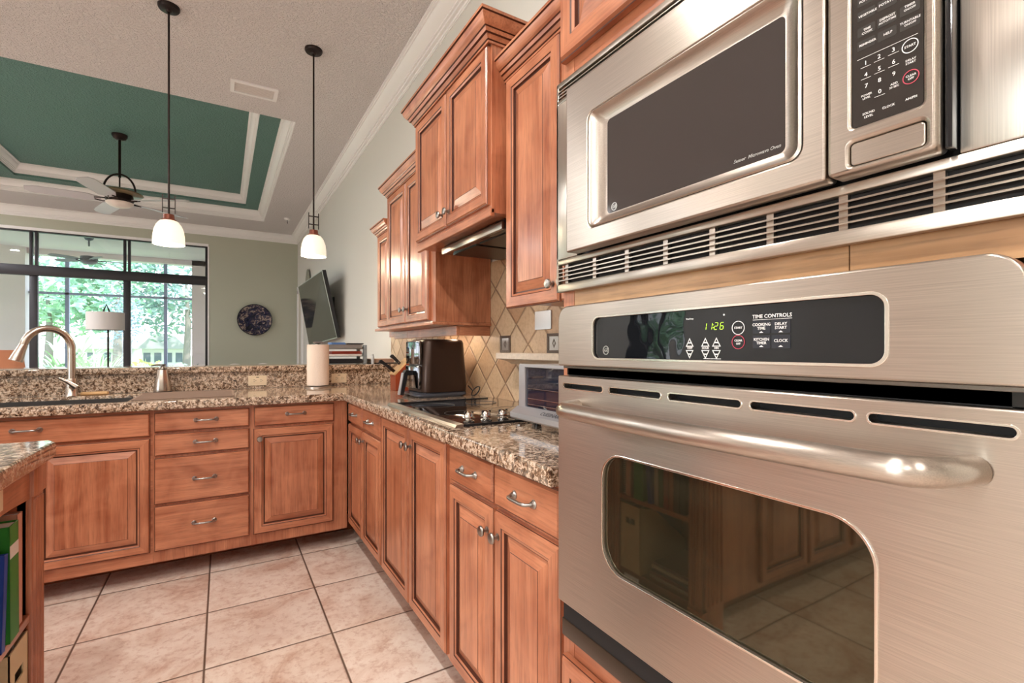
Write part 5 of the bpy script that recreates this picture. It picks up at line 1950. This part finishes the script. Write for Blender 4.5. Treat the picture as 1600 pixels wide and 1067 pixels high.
book(1.716, 1.752, SH, .290, .25, (214, 160, 140), 'pink binder with punched holes between the spiral notebook and the green binder', 0, None, 'binder', cat='binder')
book(1.630, 1.690, SH, .285, .24, (40, 130, 44), 'bright green binder with a white spine band', 1, (.72, .83), 'binder', -.01, 'binder')
book(1.575, 1.598, SH + .003, .225, .20, (30, 70, 170), 'glossy blue folder leaning against the green binder', -5, None, 'folder', -.010, 'folder')
for (y0_, y1_, h_, col, lb) in ((1.548, 1.570, .28, (206, 200, 190), 'off-white book right next to the blue folder on the island shelf'),
                                (1.520, 1.545, .26, (70, 104, 60), 'dull green book in the middle of the island shelf'),
                                (1.488, 1.517, .27, (150, 40, 30), 'thick dark red book on the island shelf'),
                                (1.462, 1.485, .25, (176, 96, 40), 'orange brown book on the island shelf'),
                                (1.430, 1.459, .28, (60, 30, 26), 'dark maroon book on the island shelf'),
                                (1.400, 1.427, .24, (34, 34, 50), 'navy book at the left end of the island shelf')):
    book(y0_, y1_, SH, h_, .19, col, lb)
# magazine box below, cut away at the side
BX = plain('beige_cardboard', sr(206, 190, 156), .7)
root = thing('magazine_box', 'beige cardboard file box with a sloped cutaway under the shelf books', 'box', (IX - .2, 1.73, .126))
y0_, y1_ = 1.655, 1.785
a = MB()
x0_, x1_ = IX - .33, IX - .014
a.box(x0_, x1_, y0_, y1_, .1255, .130, BX)
a.flat([[(y0_, .13), (y1_, .13), (y1_, .445), (y0_, .445)], [((y0_ + y1_) / 2 - .03, .352), ((y0_ + y1_) / 2 + .03, .352), ((y0_ + y1_) / 2 + .03, .380), ((y0_ + y1_) / 2 - .03, .380)]], 0, .003, lambda p_, q_, r_: (x1_ - r_, p_, q_), BX)
for yy in (y0_, y1_ - .003):
    a.prism([(x0_, .13), (x1_, .13), (x1_, .445), (x1_ - .10, .420), (x0_, .24)], yy, yy + .003, lambda p_, q_, r_: (p_, r_, q_), BX)
a.box(x0_, x0_ + .003, y0_, y1_, .13, .24, BX)
a.build('box', root)
for k, (col, lb) in enumerate((((90, 150, 190), 'light blue pamphlet in the beige file box'), ((50, 110, 60), 'green pamphlet in the beige file box'), ((220, 220, 216), 'white pamphlet in the beige file box'))):
    a = MB(); yy = 1.67 + k * .030
    a.box(x0_ + .01, x1_ - .015, yy, yy + .012, .1305, .41 + .012 * k, plain('pamphlet_%d' % k, sr(*col), .5))
    one(a, 'pamphlet', lb, 'pamphlet', (IX - .2, yy, .131), group='pamphlets in the file box')
for k in range(5):
    a = MB(); c = [(200, 200, 196), (120, 50, 60), (60, 60, 90), (220, 214, 200), (90, 40, 60)][k]
    zz = .1255 + k * .014
    a.box(IX - .33 + .006 * k, IX - .05 - .004 * k, 1.40 + .006 * (k % 3), 1.63, zz, zz + .0125, plain('magazine_%d' % k, sr(*c), .35), .001)
    one(a, 'magazine', ['lowest white magazine of the pile on the island bottom shelf', 'dark red magazine, second from below in the island pile', 'slate blue magazine in the middle of the island pile',
        'cream magazine, second from the top of the island pile', 'plum magazine on top of the island pile'][k], 'magazine', (IX - .2, 1.5, zz), None, 'magazines on the island bottom shelf')
